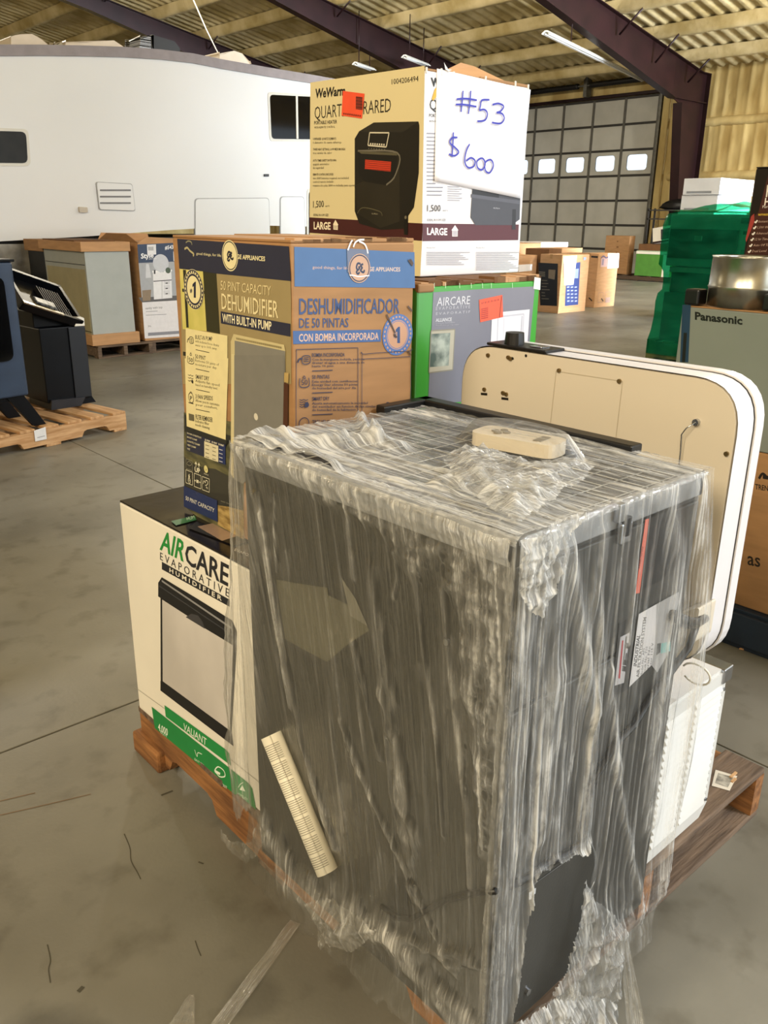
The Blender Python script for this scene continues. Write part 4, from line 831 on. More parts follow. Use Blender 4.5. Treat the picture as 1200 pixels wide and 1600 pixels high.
# right face
f = Face(ge, 1, 0.0, -1, q5); BL = '#36588c'; BI = '#2b4576'; TN = '#bb9074'
f.begin(); f.poly([(97, 128), (1036, 170), (1040, 450), (100, 438)], '#3f6596'); f.text('good things, for life.', (240, 298), (530, 306), (240, 275), '#cfa98c', keep=False); f.text('GE APPLIANCES', (680, 318), (925, 320), (680, 285), '#cdb4a2', bold=0.02)
f.ell((604, 296), 0.0262, '#c09a80'); f.ell((604, 296), 0.0245, '#1e2a4a', 0.0222); f.stroke([(612, 262), (590, 258), (580, 290), (592, 308), (604, 290), (594, 284)], 0.0038, '#1e2a4a'); f.stroke([(632, 262), (612, 275), (624, 292), (612, 312), (634, 328), (642, 308)], 0.0038, '#1e2a4a'); f.stroke([(592, 308), (580, 325), (592, 340), (604, 325)], 0.0038, '#1e2a4a'); f.end('header_print')
f.begin(); f.text('DESHUMIDIFICADOR', (135, 655), (918, 645), (135, 530), BI, bold=0.012); f.text('DE 50 PINTAS', (135, 760), (520, 755), (135, 685), BI, bold=0.008); f.poly([(86, 785), (775, 775), (772, 868), (88, 888)], '#3a5c92'); f.text('CON BOMBA INCORPORADA', (133, 868), (755, 852), (133, 808), '#d0ab90', bold=0.015); f.end('title_print')
f.begin(); f.ell((904, 815), 0.0405, '#4a6aa4'); f.ell((904, 815), 0.029, TN); f.ell((904, 815), 0.0275, '#4a6aa4', 0.0262); f.poly([(888, 775), (908, 753), (922, 752), (922, 880), (900, 880), (900, 790), (888, 798)], BI); f.text('#', (872, 835), (893, 835), (872, 800), BI, bold=0.03)
for k in range(26):
    a = 2 * math.pi * k / 26; C = f.P((904, 815)); p = C + Vector((math.cos(a) * 0.035, 0, math.sin(a) * 0.035)); t_ = Vector((-math.sin(a), 0, math.cos(a))) * 0.0022; n_ = Vector((math.cos(a), 0, math.sin(a))) * 0.0017
    f.poly([p - t_ - n_, p + t_ - n_, p + t_ + n_, p - t_ + n_], TN, raw=True); f.lay -= 1
f.end('number_one_badge')
DK = '#2a2d48'
f.begin(); f.line((112, 930), (592, 916), 0.0012, DK); f.line((113, 930), (108, 1640), 0.0012, DK); f.line((593, 916), (592, 1600), 0.0012, DK)
def it5(h, a, b_, c_, y):
    f.text(h, (235, y + 30), (235 + 15 * len(h), y + 26), (235, y), DK, bold=0.01)
    for k, t_ in enumerate((a, b_, c_)): f.text(t_, (235, y + 58 + k * 26), (235 + 12.4 * len(t_), y + 54 + k * 26), (235, y + 40 + k * 26), DK, res=1, bold=0.01)
    f.line((235, y + 140), (395, y + 133), 0.0016, DK)
it5('BOMBA INCORPORADA', 'Con la manguera incluida, permite', 'drenar el agua a una distancia de', 'hasta 16 pies.', 958); it5('50 PINTAS', 'Esta unidad con certificacion', 'Energy Star elimina 50 pintas', 'de humedad del aire por dia.', 1130); it5('SMART DRY', 'Ajusta automaticamente la velocidad', 'del ventilador en funcion de los niveles', 'de humedad de la habitacion.', 1300); it5('TRES VELOCIDADES DE VENTILADOR', 'Le permite', '', '', 1480)
f.stroke([(160, 985), (215, 982), (215, 1035), (162, 1040)], 0.0016, DK, None, True); f.stroke([(124, 1032), (135, 1005), (160, 1000)], 0.003, DK)
for k in range(3): f.line((168, 995 + 14 * k), (208, 993 + 14 * k), 0.0014, DK)
f.stroke([(138, 1155), (140, 1220), (208, 1216), (208, 1150)], 0.0016, DK); f.text('50', (150, 1207), (198, 1205), (150, 1165), DK); f.stroke([(172, 1135), (164, 1155), (182, 1155)], 0.0014, DK, None, True)
for k in range(4): f.stroke([(135, 1320 + 18 * k), (152, 1326 + 18 * k), (168, 1320 + 18 * k), (185, 1326 + 18 * k), (202, 1320 + 18 * k)], 0.0013, DK)
f.ell((192, 1362), 0.005, DK); f.ell((170, 1508), 0.012, DK, 0.0105)
f.stroke([(622, 1440), (625, 990), (650, 965), (985, 943), (1002, 965), (1003, 1400)], 0.0012, DK); f.line((626, 1005), (1000, 985), 0.0012, DK); f.ell((822, 1363), 0.0062, DK); f.end('feature_print')
f.begin(); f.poly([(505, 140), (680, 150), (682, 332), (512, 330)], mat('glossy_tape_navy', '#22335c', 0.12, var=0.1)); f.end('tape_strip')
f.begin(); f.ell((604, 296), 0.0262, '#c09a80'); f.ell((604, 296), 0.0245, '#1e2a4a', 0.0222); f.stroke([(612, 262), (590, 258), (580, 290), (592, 308), (604, 290), (594, 284)], 0.0038, '#1e2a4a'); f.stroke([(632, 262), (612, 275), (624, 292), (612, 312), (634, 328), (642, 308)], 0.0038, '#1e2a4a'); f.stroke([(592, 308), (580, 325), (592, 340), (604, 325)], 0.0038, '#1e2a4a'); f.end('round_logo')
f.begin(); f.stroke([(512, 155), (530, 105), (548, 75)], 0.003, '#f2f2f4'); f.stroke([(555, 130), (570, 95), (600, 75), (640, 72)], 0.003, '#f2f2f4'); f.stroke([(600, 85), (640, 105), (660, 140), (668, 180)], 0.003, '#f2f2f4'); f.stroke([(525, 348), (560, 352), (600, 360), (680, 352)], 0.002, '#e8e8ee'); f.end('tape_edge')  # white strokes paint the glints on the clear tape
f.begin()
for a, b_ in (((985, 230), (1018, 275)), ((1000, 225), (1022, 262)), ((980, 590), (1015, 630)), ((980, 940), (1005, 975)), ((815, 655), (880, 800)), ((870, 810), (895, 835))): f.line(a, b_, 0.0035, '#4a3526')
f.end('scuff')
q = MB()
for k in range(18):
    x = 0.003 + random.random() * 0.27; q.box((x, 0.001, 0.606), (x + 0.04, 0.03, 0.6105 + random.random() * 0.003), M_CARD_L if k % 2 else M_CARD_D)
q.build('torn_edge', ge)

# ---- green and grey humidifier carton, standing on a hidden carton
carton('support_carton', (1.32, 1.36, 0.14), (0.41, 0.6, 0.477), M_CARD, 'plain brown carton under the green and grey carton, hidden behind the filter unit')
M_GRN = mat('printed_green', '#3f9a35', 0.3, var=0.05, scale=3)
al = carton('humidifier_carton', (1.315, 1.338, 0.62), (0.421, 0.62, 0.616), M_GRN, 'green and grey humidifier carton with a crushed top, behind the brown dehumidifier carton', rz=math.radians(-1.0), mtop=M_CARD_D, ch=0.005)
f = Face(al, 1, 0.0, -1, lambda x, y: (640 + x / 5.4545, 420 + y / 5.4545))
f.begin(); f.poly([(200, 200), (620, 172), (1066, 150), (1018, 680), (985, 1100), (155, 1150)], mat('printed_slate', '#7c7c88', 0.28, hex2='#6d6d79', scale=3)); f.end('grey_panel')
G_ = '#d4d4da'
f.begin(); f.text('AIRCARE', (228, 318), (510, 300), (234, 245), G_, bold=0.0); f.text('E V A P O R A T I V E', (222, 352), (512, 335), (224, 324), '#bdbdc6'); f.text('É V A P O R A T I F', (222, 394), (512, 376), (224, 366), '#bdbdc6'); f.text('ALLIANCE', (220, 452), (356, 444), (221, 422), G_, bold=0.02); f.text('Console humidifier', (220, 470), (385, 460), (220, 458), '#b4b4be', res=1); f.text('Humidificateur par evaporation', (220, 488), (415, 478), (220, 476), '#b4b4be', res=1); f.end('lettering')
f.begin(); f.poly([(180, 528), (383, 515), (364, 860), (163, 886)], '#b9b3a0'); f.poly([(183, 555), (345, 545), (330, 825), (168, 838)], mat('print_sea_picture', '#b7c0b4', 0.35, hex2='#4a5c55', scale=28, detail=8)); f.frame([(180, 528), (383, 515), (364, 860), (163, 886)], 0.003, '#8d8878'); f.end('framed_picture')
f.begin(); f.poly([(700, 375), (1020, 345), (1000, 650), (688, 620)], '#d9d8de'); f.frame([(750, 410), (970, 385), (955, 640), (742, 640)], 0.004, '#bdbcc6'); f.line((800, 420), (795, 620), 0.003, '#c6c5ce'); f.line((955, 400), (940, 640), 0.004, '#aeadb8'); f.end('cabinet_picture')
f.begin(); f.poly([(588, 264), (786, 222), (793, 410), (598, 455)], '#ee5a3c'); 
for k in range(11): f.line((612 + k * 14, 286 - k * 3), (613 + k * 14, 300 - k * 3), 0.0014 if k % 2 else 0.0026, '#6a2a22')
f.line((780, 232), (760, 415), 0.002, '#5a2018'); 
for k in range(6): f.line((604, 345 + k * 16), (604 + 60, 333 + k * 16), 0.0025, '#a83a2a')
f.end('price_sticker', 'orange price sticker')
f.begin(); f.poly([(1060, 70), (1112, 80), (1108, 180), (1050, 170)], mat('glossy_tape_white', '#dfe8df', 0.1, var=0.05)); 
for x in (205, 300, 420, 520, 615, 690, 870): f.line((x, 120), (x + 2, 165), 0.0012, '#cfe8c8')
f.end('tape_strip')
q = MB()
for k in range(16):
    x = random.random() * 0.4; q.box((x, 0.0, 0.61), (x + 0.04, 0.05, 0.617 + random.random() * 0.008), M_CARD_D if k % 3 else M_CARD_L)
q.box((0.0, -0.004, 0.598), (0.05, 0.05, 0.617), M_CARD, 0.004); q.build('crushed_edge', al)

# ---- infrared heater carton on top
M_CREAM = mat('printed_cream_card', '#dccfa2', 0.38, var=0.02, scale=3);  # white card tinted cream: warm light on the left face put into colour
ww = carton('heater_carton', (1.472, 1.49, 1.2385), (0.37, 0.417, 0.451), mat('heater_white_card', '#e6e4e6', 0.42, var=0.02, scale=4), 'cream portable heater carton with a maroon band, topmost on the pallet', rz=math.radians(-0.4), mtop=M_CARD, ch=0.003)
qw = lambda x, y: (470 + x / 3.158, 80 + y / 3.158)
f = Face(ww, 0, 0.0, -1, qw)
f.begin(); f.poly([(48, 155), (612, 72), (600, 850), (44, 822)], M_CREAM); f.poly([(45, 880), (600, 930), (590, 1110), (40, 1100)], M_CREAM); f.end('cream_panel')
KK = '#17140f'
f.begin(); f.poly([(44, 820), (602, 850), (600, 936), (44, 896)], '#431a1c'); f.text('LARGE', (65, 877), (148, 880), (65, 841), '#f0e6cc', bold=0.03); f.poly([(160, 855), (172, 832), (187, 857), (184, 858), (184, 882), (162, 880), (162, 857)], '#f0e6cc')
for k in range(3): f.line((164, 862 + k * 6), (182, 863 + k * 6), 0.001, '#431a1c')
f.end('maroon_band')
f.begin(); f.text('WeWarm', (72, 231), (220, 216), (74, 186), KK, bold=0.03); f.text('1004206494', (450, 164), (582, 148), (450, 138), KK); f.text('QUARTZ INFRARED', (70, 335), (445, 299), (70, 274), '#2a261c', bold=-0.005); f.text('PORTABLE HEATER', (68, 362), (180, 356), (68, 345), KK, bold=0.01); f.text('WITH REMOTE CONTROL', (68, 382), (170, 378), (68, 372), KK, res=1)
for y, a in ((430, ('6 INFRARED QUARTZ ELEMENTS', '6 elementos de cuarzo infrarrojo')), (482, ('THREE HEAT SETTINGS, LOW MEDIUM HIGH', 'tres niveles de calor')), (537, ('AUTO TIMER SAFETY SHUTDOWN', 'apagado automatico', 'de seguridad')), (606, ('REMOTE CONTROL INCLUDED', 'two AAA batteries required, not included', 'control remoto incluido', 'requiere dos pilas AAA no incluidas para operar'))):
    for k, t_ in enumerate(a): f.text(t_, (62, y + 8 + k * 18), (62 + 4.4 * len(t_), y + 7 + k * 18), (62, y - 3 + k * 18), '#4a4433', res=1, bold=0.01 if k == 0 else 0)
f.text('1,500', (63, 772), (115, 769), (63, 740), KK); f.text('WATTS', (122, 769), (143, 768), (122, 762), KK, res=1); f.text('IDEAL ROOM SIZE', (65, 813), (138, 814), (65, 802), KK, res=1); f.end('lettering')
f.begin(); f.poly([(290, 395), (362, 352), (582, 347), (587, 366), (584, 600), (560, 770), (532, 812), (530, 906), (512, 905), (510, 876), (398, 882), (290, 850), (268, 790), (268, 432)], '#16140f')
f.poly([(290, 398), (362, 354), (578, 350), (505, 400)], '#26231c'); f.poly([(272, 660), (310, 642), (425, 662), (470, 620), (488, 500), (490, 840), (395, 872), (280, 800)], mat('heater_front', '#2e2b24', 0.35, hex2='#201e19', scale=3)); f.poly([(284, 492), (478, 502), (468, 612), (424, 660), (312, 642), (286, 595)], '#0d0c0a'); f.stroke([(284, 492), (478, 502), (468, 612), (424, 660)], 0.004, '#6b675c'); f.poly([(284, 492), (478, 502), (477, 515), (300, 506)], '#55513f')
f.poly([(320, 535), (448, 546), (445, 594), (318, 582)], '#c53a22')
for k in range(5): f.line((319, 541 + k * 10), (447, 552 + k * 9.5), 0.0012, '#6a1a10')
f.frame([(342, 402), (438, 403), (424, 473), (334, 465)], 0.003, '#cfc9b4')
for k in range(7): f.line((344 + k * 11, 457 + k * 0.7), (350 + k * 11, 458 + k * 0.7), 0.004, '#d8d2be')
for k in range(7): f.ell((338 + k * 13, 480 + k * 1.0), 0.0012, '#8a8472')
f.stroke([(282, 800), (310, 772), (390, 790), (405, 812)], 0.002, '#57533f'); f.text('WeWarm', (352, 806), (382, 807), (352, 798), '#a49d86', res=1); f.poly([(512, 800), (530, 798), (530, 906), (512, 905)], '#0a0a08'); f.ell((520, 820), 0.004, '#6d6755'); f.end('heater_picture')
f.begin(); f.poly([(210, 196), (317, 210), (304, 333), (203, 318)], '#ef5634')
for k in range(8): f.line((274, 228 + k * 8), (307, 232 + k * 8), 0.0022 if k % 2 else 0.004, '#5a1e14')
for k in range(9): f.line((212 + k * 10, 308 + k * 1.4), (219 + k * 10, 309 + k * 1.4), 0.004, '#7a2518')
f.end('price_sticker', 'orange price sticker')
f = Face(ww, 1, 0.0, -1, qw); WV = '#e3e1e6'
f.begin(); f.poly([(600, 850), (1075, 855), (1072, 932), (600, 937)], '#54202a'); f.text('LARGE', (622, 905), (722, 907), (622, 870), '#eeeaea', bold=0.03); f.poly([(742, 884), (760, 858), (777, 884), (773, 884), (773, 914), (746, 914), (746, 884)], '#eeeaea')
for k in range(4): f.line((748, 888 + k * 7), (771, 888 + k * 7), 0.0012, '#54202a')
f.end('maroon_band')
f.begin(); f.text('WeWarm', (642, 172), (800, 178), (640, 130), '#17171a', bold=0.045); f.text('QUARTZ INFRARED', (635, 290), (1040, 300), (635, 235), '#2a2a2e'); f.text('PORTABLE HEATER', (632, 325), (760, 330), (632, 308), '#2a2a2e'); f.text('WITH REMOTE CONTROL', (632, 350), (745, 354), (632, 340), '#2a2a2e', res=1); f.text('1004206494', (1018, 212), (1106, 228), (1018, 204), '#55555c', res=1)
for k in range(17): f.line((620, 405 + k * 19), (662 + (k * 37) % 40, 406 + k * 19), 0.0022, '#8d8d98')
for k in range(7): f.line((722, 668 + k * 11), (780 + (k * 13) % 25, 670 + k * 11), 0.0015, '#9d9da8')
f.text('1,500', (622, 790), (688, 790), (622, 758), '#26262a'); f.text('WATTS', (698, 790), (724, 790), (698, 783), '#44444a', res=1); f.text('IDEAL ROOM SIZE', (622, 838), (713, 838), (622, 826), '#55555c', res=1)
for x0_, rows_ in ((618, 8), (862, 11)):
    f.text('Warning. Read', (x0_, 972), (x0_ + 42, 972), (x0_, 966), '#6d6d76', res=1)
    for k in range(rows_): f.line((x0_, 992 + k * 8.5), (x0_ + 215 - (k * 47) % 60 + (60 if k % 3 else 0) * 0, 992 + k * 8.5), 0.0014, '#8f8f98')
f.end('lettering')
f.begin(); f.poly([(845, 680), (980, 690), (1082, 720), (1078, 830), (1040, 858), (860, 858), (836, 820)], '#43444c'); f.poly([(845, 684), (978, 694), (976, 724), (845, 705)], '#1d1d22'); f.poly([(838, 705), (1080, 738), (1078, 755), (838, 722)], '#565761'); f.text('WeWarm', (948, 778), (980, 779), (948, 770), '#b5b5bd', res=1); f.ell((1050, 800), 0.006, '#8d8d96', asp=0.5); f.poly([(1042, 780), (1060, 780), (1058, 880), (1040, 880)], '#24242a'); f.end('heater_picture')
f.begin(); f.poly([(660, 185), (672, 178), (672, 218), (652, 245), (645, 235)], '#d8a52a'); f.end('yellow_sticker')
# crumpled top flap and tape ends
q = MB(); vs = [(0.2, -0.01, 0.452), (0.36, 0.0, 0.452), (0.36, 0.12, 0.462), (0.2, 0.12, 0.49), (0.25, 0.05, 0.487), (0.31, 0.05, 0.478)]
q.add([(0.13, 0.03, 0.453), (0.34, 0.03, 0.453), (0.32, 0.10, 0.47), (0.26, 0.09, 0.492), (0.22, 0.1, 0.497), (0.17, 0.10, 0.475), (0.15, 0.17, 0.453), (0.33, 0.17, 0.453)], [(0, 1, 2, 3, 4, 5), (5, 4, 6), (4, 3, 7, 6), (3, 2, 7)], M_CARD_L); q.build('lifted_flap', ww)
q = MB()
for x in (0.002, 0.05, 0.09, 0.2, 0.31, 0.36): q.box((x, -0.002, 0.44), (x + 0.005, 0.002, 0.452 + 0.004 * random.random()), mat('tape_white', '#dcd9d4', 0.2), 0.001)
q.build('tape_end', ww)
# the hand-written sale sheet taped to its right side
sg = empty('sale_sheet', on(1, -0.006, (755, 205), M_of(ww)), 'white paper sheet with blue handwritten #53 and $600 taped to the heater carton', 'sign'); 
sg.location = M_of(ww) @ on(1, -0.004, (755, 205), M_of(ww)); sg.rotation_euler = ww.rotation_euler
f = Face(sg, 1, 0.0, -1, qw)
corner = [f.P(p) for p in ((676, 85), (1138, 190), (1085, 727), (660, 640))]
N = 16; vs = []; fs = []
for i in range(N + 1):
    for j in range(N + 1):
        u, v = i / N, j / N
        p = corner[0] * (1 - u) * (1 - v) + corner[1] * u * (1 - v) + corner[2] * u * v + corner[3] * (1 - u) * v
        p.y += 0.0028 - 0.0065 * max(0, v - 0.6) ** 1 * (1 - 0.5 * u) - 0.0015 * math.sin(u * 6 + v * 3) * v
        vs.append(p.copy())
for i in range(N):
    for j in range(N): fs.append((i * (N + 1) + j, (i + 1) * (N + 1) + j, (i + 1) * (N + 1) + j + 1, i * (N + 1) + j + 1))
q = MB(); q.add(vs, fs, mat('white_paper', '#eeedf2', 0.5, var=0.01, scale=3), True); o = q.build('paper', sg); sm = o.modifiers.new('s', 'SOLIDIFY'); sm.thickness = 0.0003
f.val = -0.0003; f.begin(); PEN = '#2a2fa8'; pw_ = 0.0042
for s_ in ([(800, 195), (796, 245), (790, 300)], [(838, 195), (834, 250), (826, 310)], [(768, 237), (815, 234), (868, 242)], [(764, 263), (810, 264), (866, 274)], [(930, 240), (893, 242), (886, 268), (880, 292)], [(880, 292), (905, 288), (920, 308), (908, 340), (870, 346)], [(945, 264), (975, 258), (1000, 272), (985, 296), (965, 303)], [(965, 303), (992, 308), (1003, 332), (985, 356), (942, 352)],
           [(772, 426), (745, 428), (735, 452), (760, 475), (778, 498), (758, 516), (730, 508)], [(752, 400), (750, 450), (745, 522)], [(832, 458), (815, 495), (808, 545), (825, 574), (852, 568), (858, 540), (838, 526), (815, 542)]): f.stroke(s_, pw_, PEN)
f.stroke([(888, 528), (868, 545), (872, 575), (893, 585), (908, 562), (903, 536)], pw_, PEN, None, True); f.stroke([(930, 535), (908, 552), (910, 588), (930, 600), (948, 572), (945, 545)], pw_, PEN, None, True); f.end('handwriting')
f.val = 0.0; f.begin(); f.poly([(705, 55), (725, 88), (745, 92), (728, 100), (712, 90)], mat('tape_white', '#dcd9d4', 0.2)); f.end('tape_piece')

# ---- louvred housing and cream cabinet at the right of the pallet
M_ENAM = mat('louvre_white_enamel', '#cfcfcc', 0.45, var=0.03, spec=0.3)
lv = empty('louvred_housing', (1.315, 0.645, 0.14), 'white metal housing with two columns of louvres, at the right end of the pallet', 'housing')
q = MB(); q.prism([(0.0, 0.0), (0.225, 0.0), (0.255, 0.03), (0.255, 0.335), (0.245, 0.365), (0.0, 0.365)], 1, 0.004, 0.5, M_ENAM); q.build('body', lv)
q = MB(); q.prism([(-0.004, 0.0), (0.222, 0.0), (0.25, 0.028), (0.25, 0.31), (0.235, 0.335), (0.235, 0.358), (-0.004, 0.358)], 1, 0.0, 0.006, M_ENAM); q.build('front_panel', lv)
box_part('corner_angle', lv, (0.225, -0.004, 0.332), (0.262, 0.45, 0.366), M_CHROME, 0.002)
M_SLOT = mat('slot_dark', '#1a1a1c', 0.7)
for k in range(17):
    z = 0.035 + k * 0.0175
    for x0, x1 in ((0.01, 0.105), (0.118, 0.23)):
        if k > 13 and x0 < 0.1: pass
        q = MB(); q.add([(x0, 0.0, z), (x1, 0.0, z), (x1 - 0.003, -0.0055, z + 0.003), (x0 + 0.003, -0.0055, z + 0.003), (x0, 0.0, z + 0.0145), (x1, 0.0, z + 0.0145)], [(0, 1, 2, 3), (3, 2, 5, 4), (1, 5, 2), (0, 3, 4)], M_ENAM)
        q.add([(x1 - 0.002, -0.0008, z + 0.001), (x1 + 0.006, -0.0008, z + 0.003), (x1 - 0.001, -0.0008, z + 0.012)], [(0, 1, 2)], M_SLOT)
        q.build('louvre', lv)
for x, z in ((0.24, 0.315), (0.24, 0.04), (0.005, 0.345)):
    q = MB(); q.disc((x, 0.0, z), (0, -1, 0), 0.004, M_CHROME, 0.003, 10); q.build('screw', lv)
pad = tag(box_part('cardboard_pad', None, (0, 0, 0), (0.22, 0.42, 0.068), M_CARD_L, 0.004), 'folded tan cardboard pad between the louvred housing and the cream cabinet', 'cardboard pad'); pad.location = (1.325, 0.72, 0.5065)
M_CREAMC = mat('cream_enamel', '#d2c8b6', 0.3, var=0.02, scale=2); M_CREAMS = mat('white_edge_enamel', '#dedcdf', 0.28, var=0.02)
cc = empty('cream_cabinet', (1.36, 0.615, 0.583), 'cream flat cabinet with rounded corners standing on edge behind the filter unit', 'cabinet')
prof = rr([(0.0, 0.0), (0.62, 0.0), (0.62, 0.535), (0.0, 0.535)], 0.085, 8)
q = MB(); q.prism(prof, 0, 0.0, 0.058, M_CREAMC); q.build('back_panel', cc)
cxm, czm = 0.31, 0.2675
big = rr([(-0.003, -0.003), (0.623, -0.003), (0.623, 0.538), (-0.003, 0.538)], 0.088, 8)
q = MB(); n = len(big); q.add([(0.002, p[0], p[1]) for p in big] + [(0.062, p[0], p[1]) for p in big], [(i, (i + 1) % n, n + (i + 1) % n, n + i) for i in range(n)], M_CREAMS, True); q.build('side_band', cc)
big2 = rr([(-0.007, -0.007), (0.627, -0.007), (0.627, 0.542), (-0.007, 0.542)], 0.09, 8)
q = MB(); q.prism(big2, 0, 0.062, 0.09, M_CREAMS); q.build('front_cover', cc)
q = MB(); q.prism(rr([(-0.004, -0.004), (0.624, -0.004), (0.624, 0.539), (-0.004, 0.539)], 0.088, 8), 0, 0.0595, 0.0635, M_BLACK); q.build('gasket', cc)
f = Face(cc, 0, 0.0, -1, lambda x, y: (700 + x / 2.4, 480 + y / 2.4))
f.begin(); f.frame([(406, 240), (655, 278), (630, 490), (384, 440)], 0.0012, '#b3a78f'); f.end('access_panel')
for pt in ((152, 180), (228, 188), (236, 193), (418, 237), (644, 277), (138, 308), (208, 321), (220, 326), (1046, 549)):
    q = MB(); q.disc(f.P(pt), (-1, 0, 0), 0.0042, mat('brass_screw', '#8d7a52', 0.35, metal=0.8), 0.004, 10); q.build('screw', cc)
f.begin(); f.ell((243, 192), 0.003, '#15130f'); f.ell((293, 182), 0.003, '#15130f'); f.poly(None or [(124, 320), (148, 322), (148, 331), (124, 329)], '#1a1814'); f.poly([(201, 337), (227, 340), (227, 349), (201, 346)], '#1a1814'); f.end('slot')
a = f.P((935, 430)); q = MB(); q.disc(a, (-1, 0, 0), 0.006, M_CHROME, 0.008, 10); b_ = f.P((880, 545)); q.tube([a + Vector((-0.008, 0, 0)), a + Vector((-0.014, 0.012, -0.012)), a.lerp(b_, 0.5) + Vector((-0.012, 0.01, 0.005)), b_ + Vector((-0.008, 0, 0)), b_ + Vector((-0.006, 0.0, -0.06))], 0.0012, M_CHROME, n=5); q.build('ground_wire', cc)
box_part('control_plate', cc, (-0.002, 0.40, 0.5385), (0.06, 0.555, 0.5445), M_BLACK, 0.002)
q = MB(); q.disc((0.022, 0.50, 0.5445), (0, 0, 1), 0.021, M_BLACK, 0.024, 20, 0.019); kn = q.build('knob', cc); kn.parent = bpy.data.objects['control_plate']
box_part('chrome_badge', bpy.data.objects['control_plate'], (0.015, 0.425, 0.5445), (0.045, 0.455, 0.547), M_CHROME, 0.001)
q = MB(); q.prism(rr([(-0.012, 0.085), (0.045, 0.045), (0.03, 0.125), (-0.012, 0.155)], 0.008), 0, -0.06, -0.0005, M_CREAMC); q.prism([(0.002, 0.118), (0.02, 0.100), (0.023, 0.107), (0.005, 0.126)], 0, -0.0615, -0.059, mat('red_marker', '#b3201e', 0.4)); q.build('bracket', cc)
q = MB(); P0 = Vector((0.015, 0.02, 0.03)); q.tube([P0 + Vector((0.0, 0.028 * math.cos(t) - 0.01, 0.02 * math.sin(t) - 0.045)) for t in np.linspace(0.3, 5.6, 16)], 0.0022, M_LAMPB, n=6); q.build('wire_loop', cc)
# ------------------------------------------------------------------ the filter unit (stands on end)
JW, JD, JH = 0.464, 0.602, 0.864
JO = Vector((0.758, 0.590, 0.1395))
M_JET = mat('charcoal_powder_coat', '#363634', 0.4, var=0.06, scale=12, bump=0.04, bscale=220)
M_JETD = mat('charcoal_dark', '#1f2022', 0.45, var=0.1)
M_JETL = mat('charcoal_light_edge', '#8d9094', 0.3, var=0.05)  # charcoal lightened: the bright light on the rim is put into the colour
jt = empty('air_filter_unit', JO, 'charcoal metal air filtration cabinet standing on end under clear film, front of the pallet', 'air filter')
box_part('shell', jt, (0.004, 0.004, 0), (JW, JD, JH - 0.012), M_JET, 0.004)
q = MB()
for a, b in (((0, 0, JH - 0.04), (JW, 0.012, JH)), ((0, JD - 0.012, JH - 0.04), (JW, JD, JH)), ((0, 0, JH - 0.04), (0.012, JD, JH)), ((JW - 0.012, 0, JH - 0.04), (JW, JD, JH))): q.box(a, b, M_JETL, 0.002)
q.build('top_rim', jt)
box_part('filter_media', jt, (0.012, 0.012, JH - 0.03), (JW - 0.012, JD - 0.012, JH - 0.014), mat('filter_media_black', '#1d1c1a', 0.9, var=0.3, scale=25, bump=0.3, bscale=60), 0)
M_WIRE = mat('guard_wire', '#c9c4b6', 0.35, metal=0.4)
for k in range(10):
    q = MB(); x = 0.03 + k * 0.045; q.tube([(x, 0.013, JH - 0.011), (x, JD - 0.013, JH - 0.011)], 0.0011, M_WIRE, n=5); q.build('guard_wire', jt)
for k in range(13):
    q = MB(); y = 0.03 + k * 0.045; q.tube([(0.013, y, JH - 0.009), (JW - 0.013, y, JH - 0.009)], 0.0011, M_WIRE, n=5); q.build('guard_wire', jt)
q = MB(); q.box((JW - 0.02, 0.12, JH), (JW + 0.012, JD + 0.028, JH + 0.018), M_BLACK, 0.003); q.box((JW - 0.13, JD + 0.0, JH), (JW + 0.012, JD + 0.028, JH + 0.018), M_BLACK, 0.003); q.build('black_frame', jt)
# right face panels
zs_ = 0.615
UP = box_part('upper_panel', jt, (0.012, -0.0015, zs_ + 0.003), (JW - 0.01, 0.006, JH - 0.047), M_JET, 0.002)
LP = box_part('lower_panel', jt, (0.012, -0.0015, 0.012), (JW - 0.01, 0.006, zs_ - 0.003), M_JET, 0.002)
c7 = lambda x, y: (920 + x / 4.445, 760 + y / 4.445)
f = Face(jt, 1, -0.0016, -1, c7)
f.begin(); f.poly([(408, 225), (588, 150), (560, 560), (515, 645), (355, 722)], M_JETD); f.end('filter_window').parent = UP
f.begin(); f.poly([(390, 228), (415, 222), (350, 738), (320, 744)], '#d96a55'); f.text('WARNING', (350, 575), (375, 420), (335, 570), '#5a2a22', bold=0.02); f.end('warning_strip', 'red warning strip').parent = UP
f.begin(); f.poly([(208, 950), (330, 890), (270, 1400), (150, 1470)], M_JETD); f.poly([(215, 1045), (280, 1012), (240, 1362), (175, 1382)], '#b4b2b6'); f.text('JET', (255, 1312), (285, 1048), (222, 1306), '#17171a', bold=0.06); f.poly([(200, 1330), (226, 1070), (236, 1066), (212, 1334)], '#a3333c'); f.end('name_plate', 'silver name plate').parent = LP
f.begin(); f.poly([(342, 885), (465, 815), (482, 830), (455, 1100), (430, 1240), (275, 1392)], '#d2d0d2'); f.poly([(465, 815), (620, 730), (618, 800), (560, 1000), (545, 1160), (470, 1290), (430, 1240), (455, 1100)], '#a8a8aa')
f.text('INDUSTRIAL', (326, 1248), (352, 1030), (304, 1244), '#2a2a2e', bold=0.02); f.text('AIR FILTRATION SYSTEM', (342, 1322), (394, 905), (322, 1326), '#2a2a2e', bold=0.02)
for k, t_ in enumerate(('Model No. AFS', 'Stock No. 710', 'Serial No.', 'Motor 115 V')): f.text(t_, (366 + k * 20, 1316 - k * 12), (384 + k * 20, 1120 - k * 12), (352 + k * 20, 1318 - k * 12), '#4a4a4e', res=1)
f.poly([(498, 1088), (562, 1074), (560, 1142), (494, 1158)], '#7fb6b4'); f.poly([(470, 1090), (495, 1084), (490, 1150), (462, 1172)], '#2a2c2e'); f.end('spec_label', 'white specification label with a teal patch').parent = LP
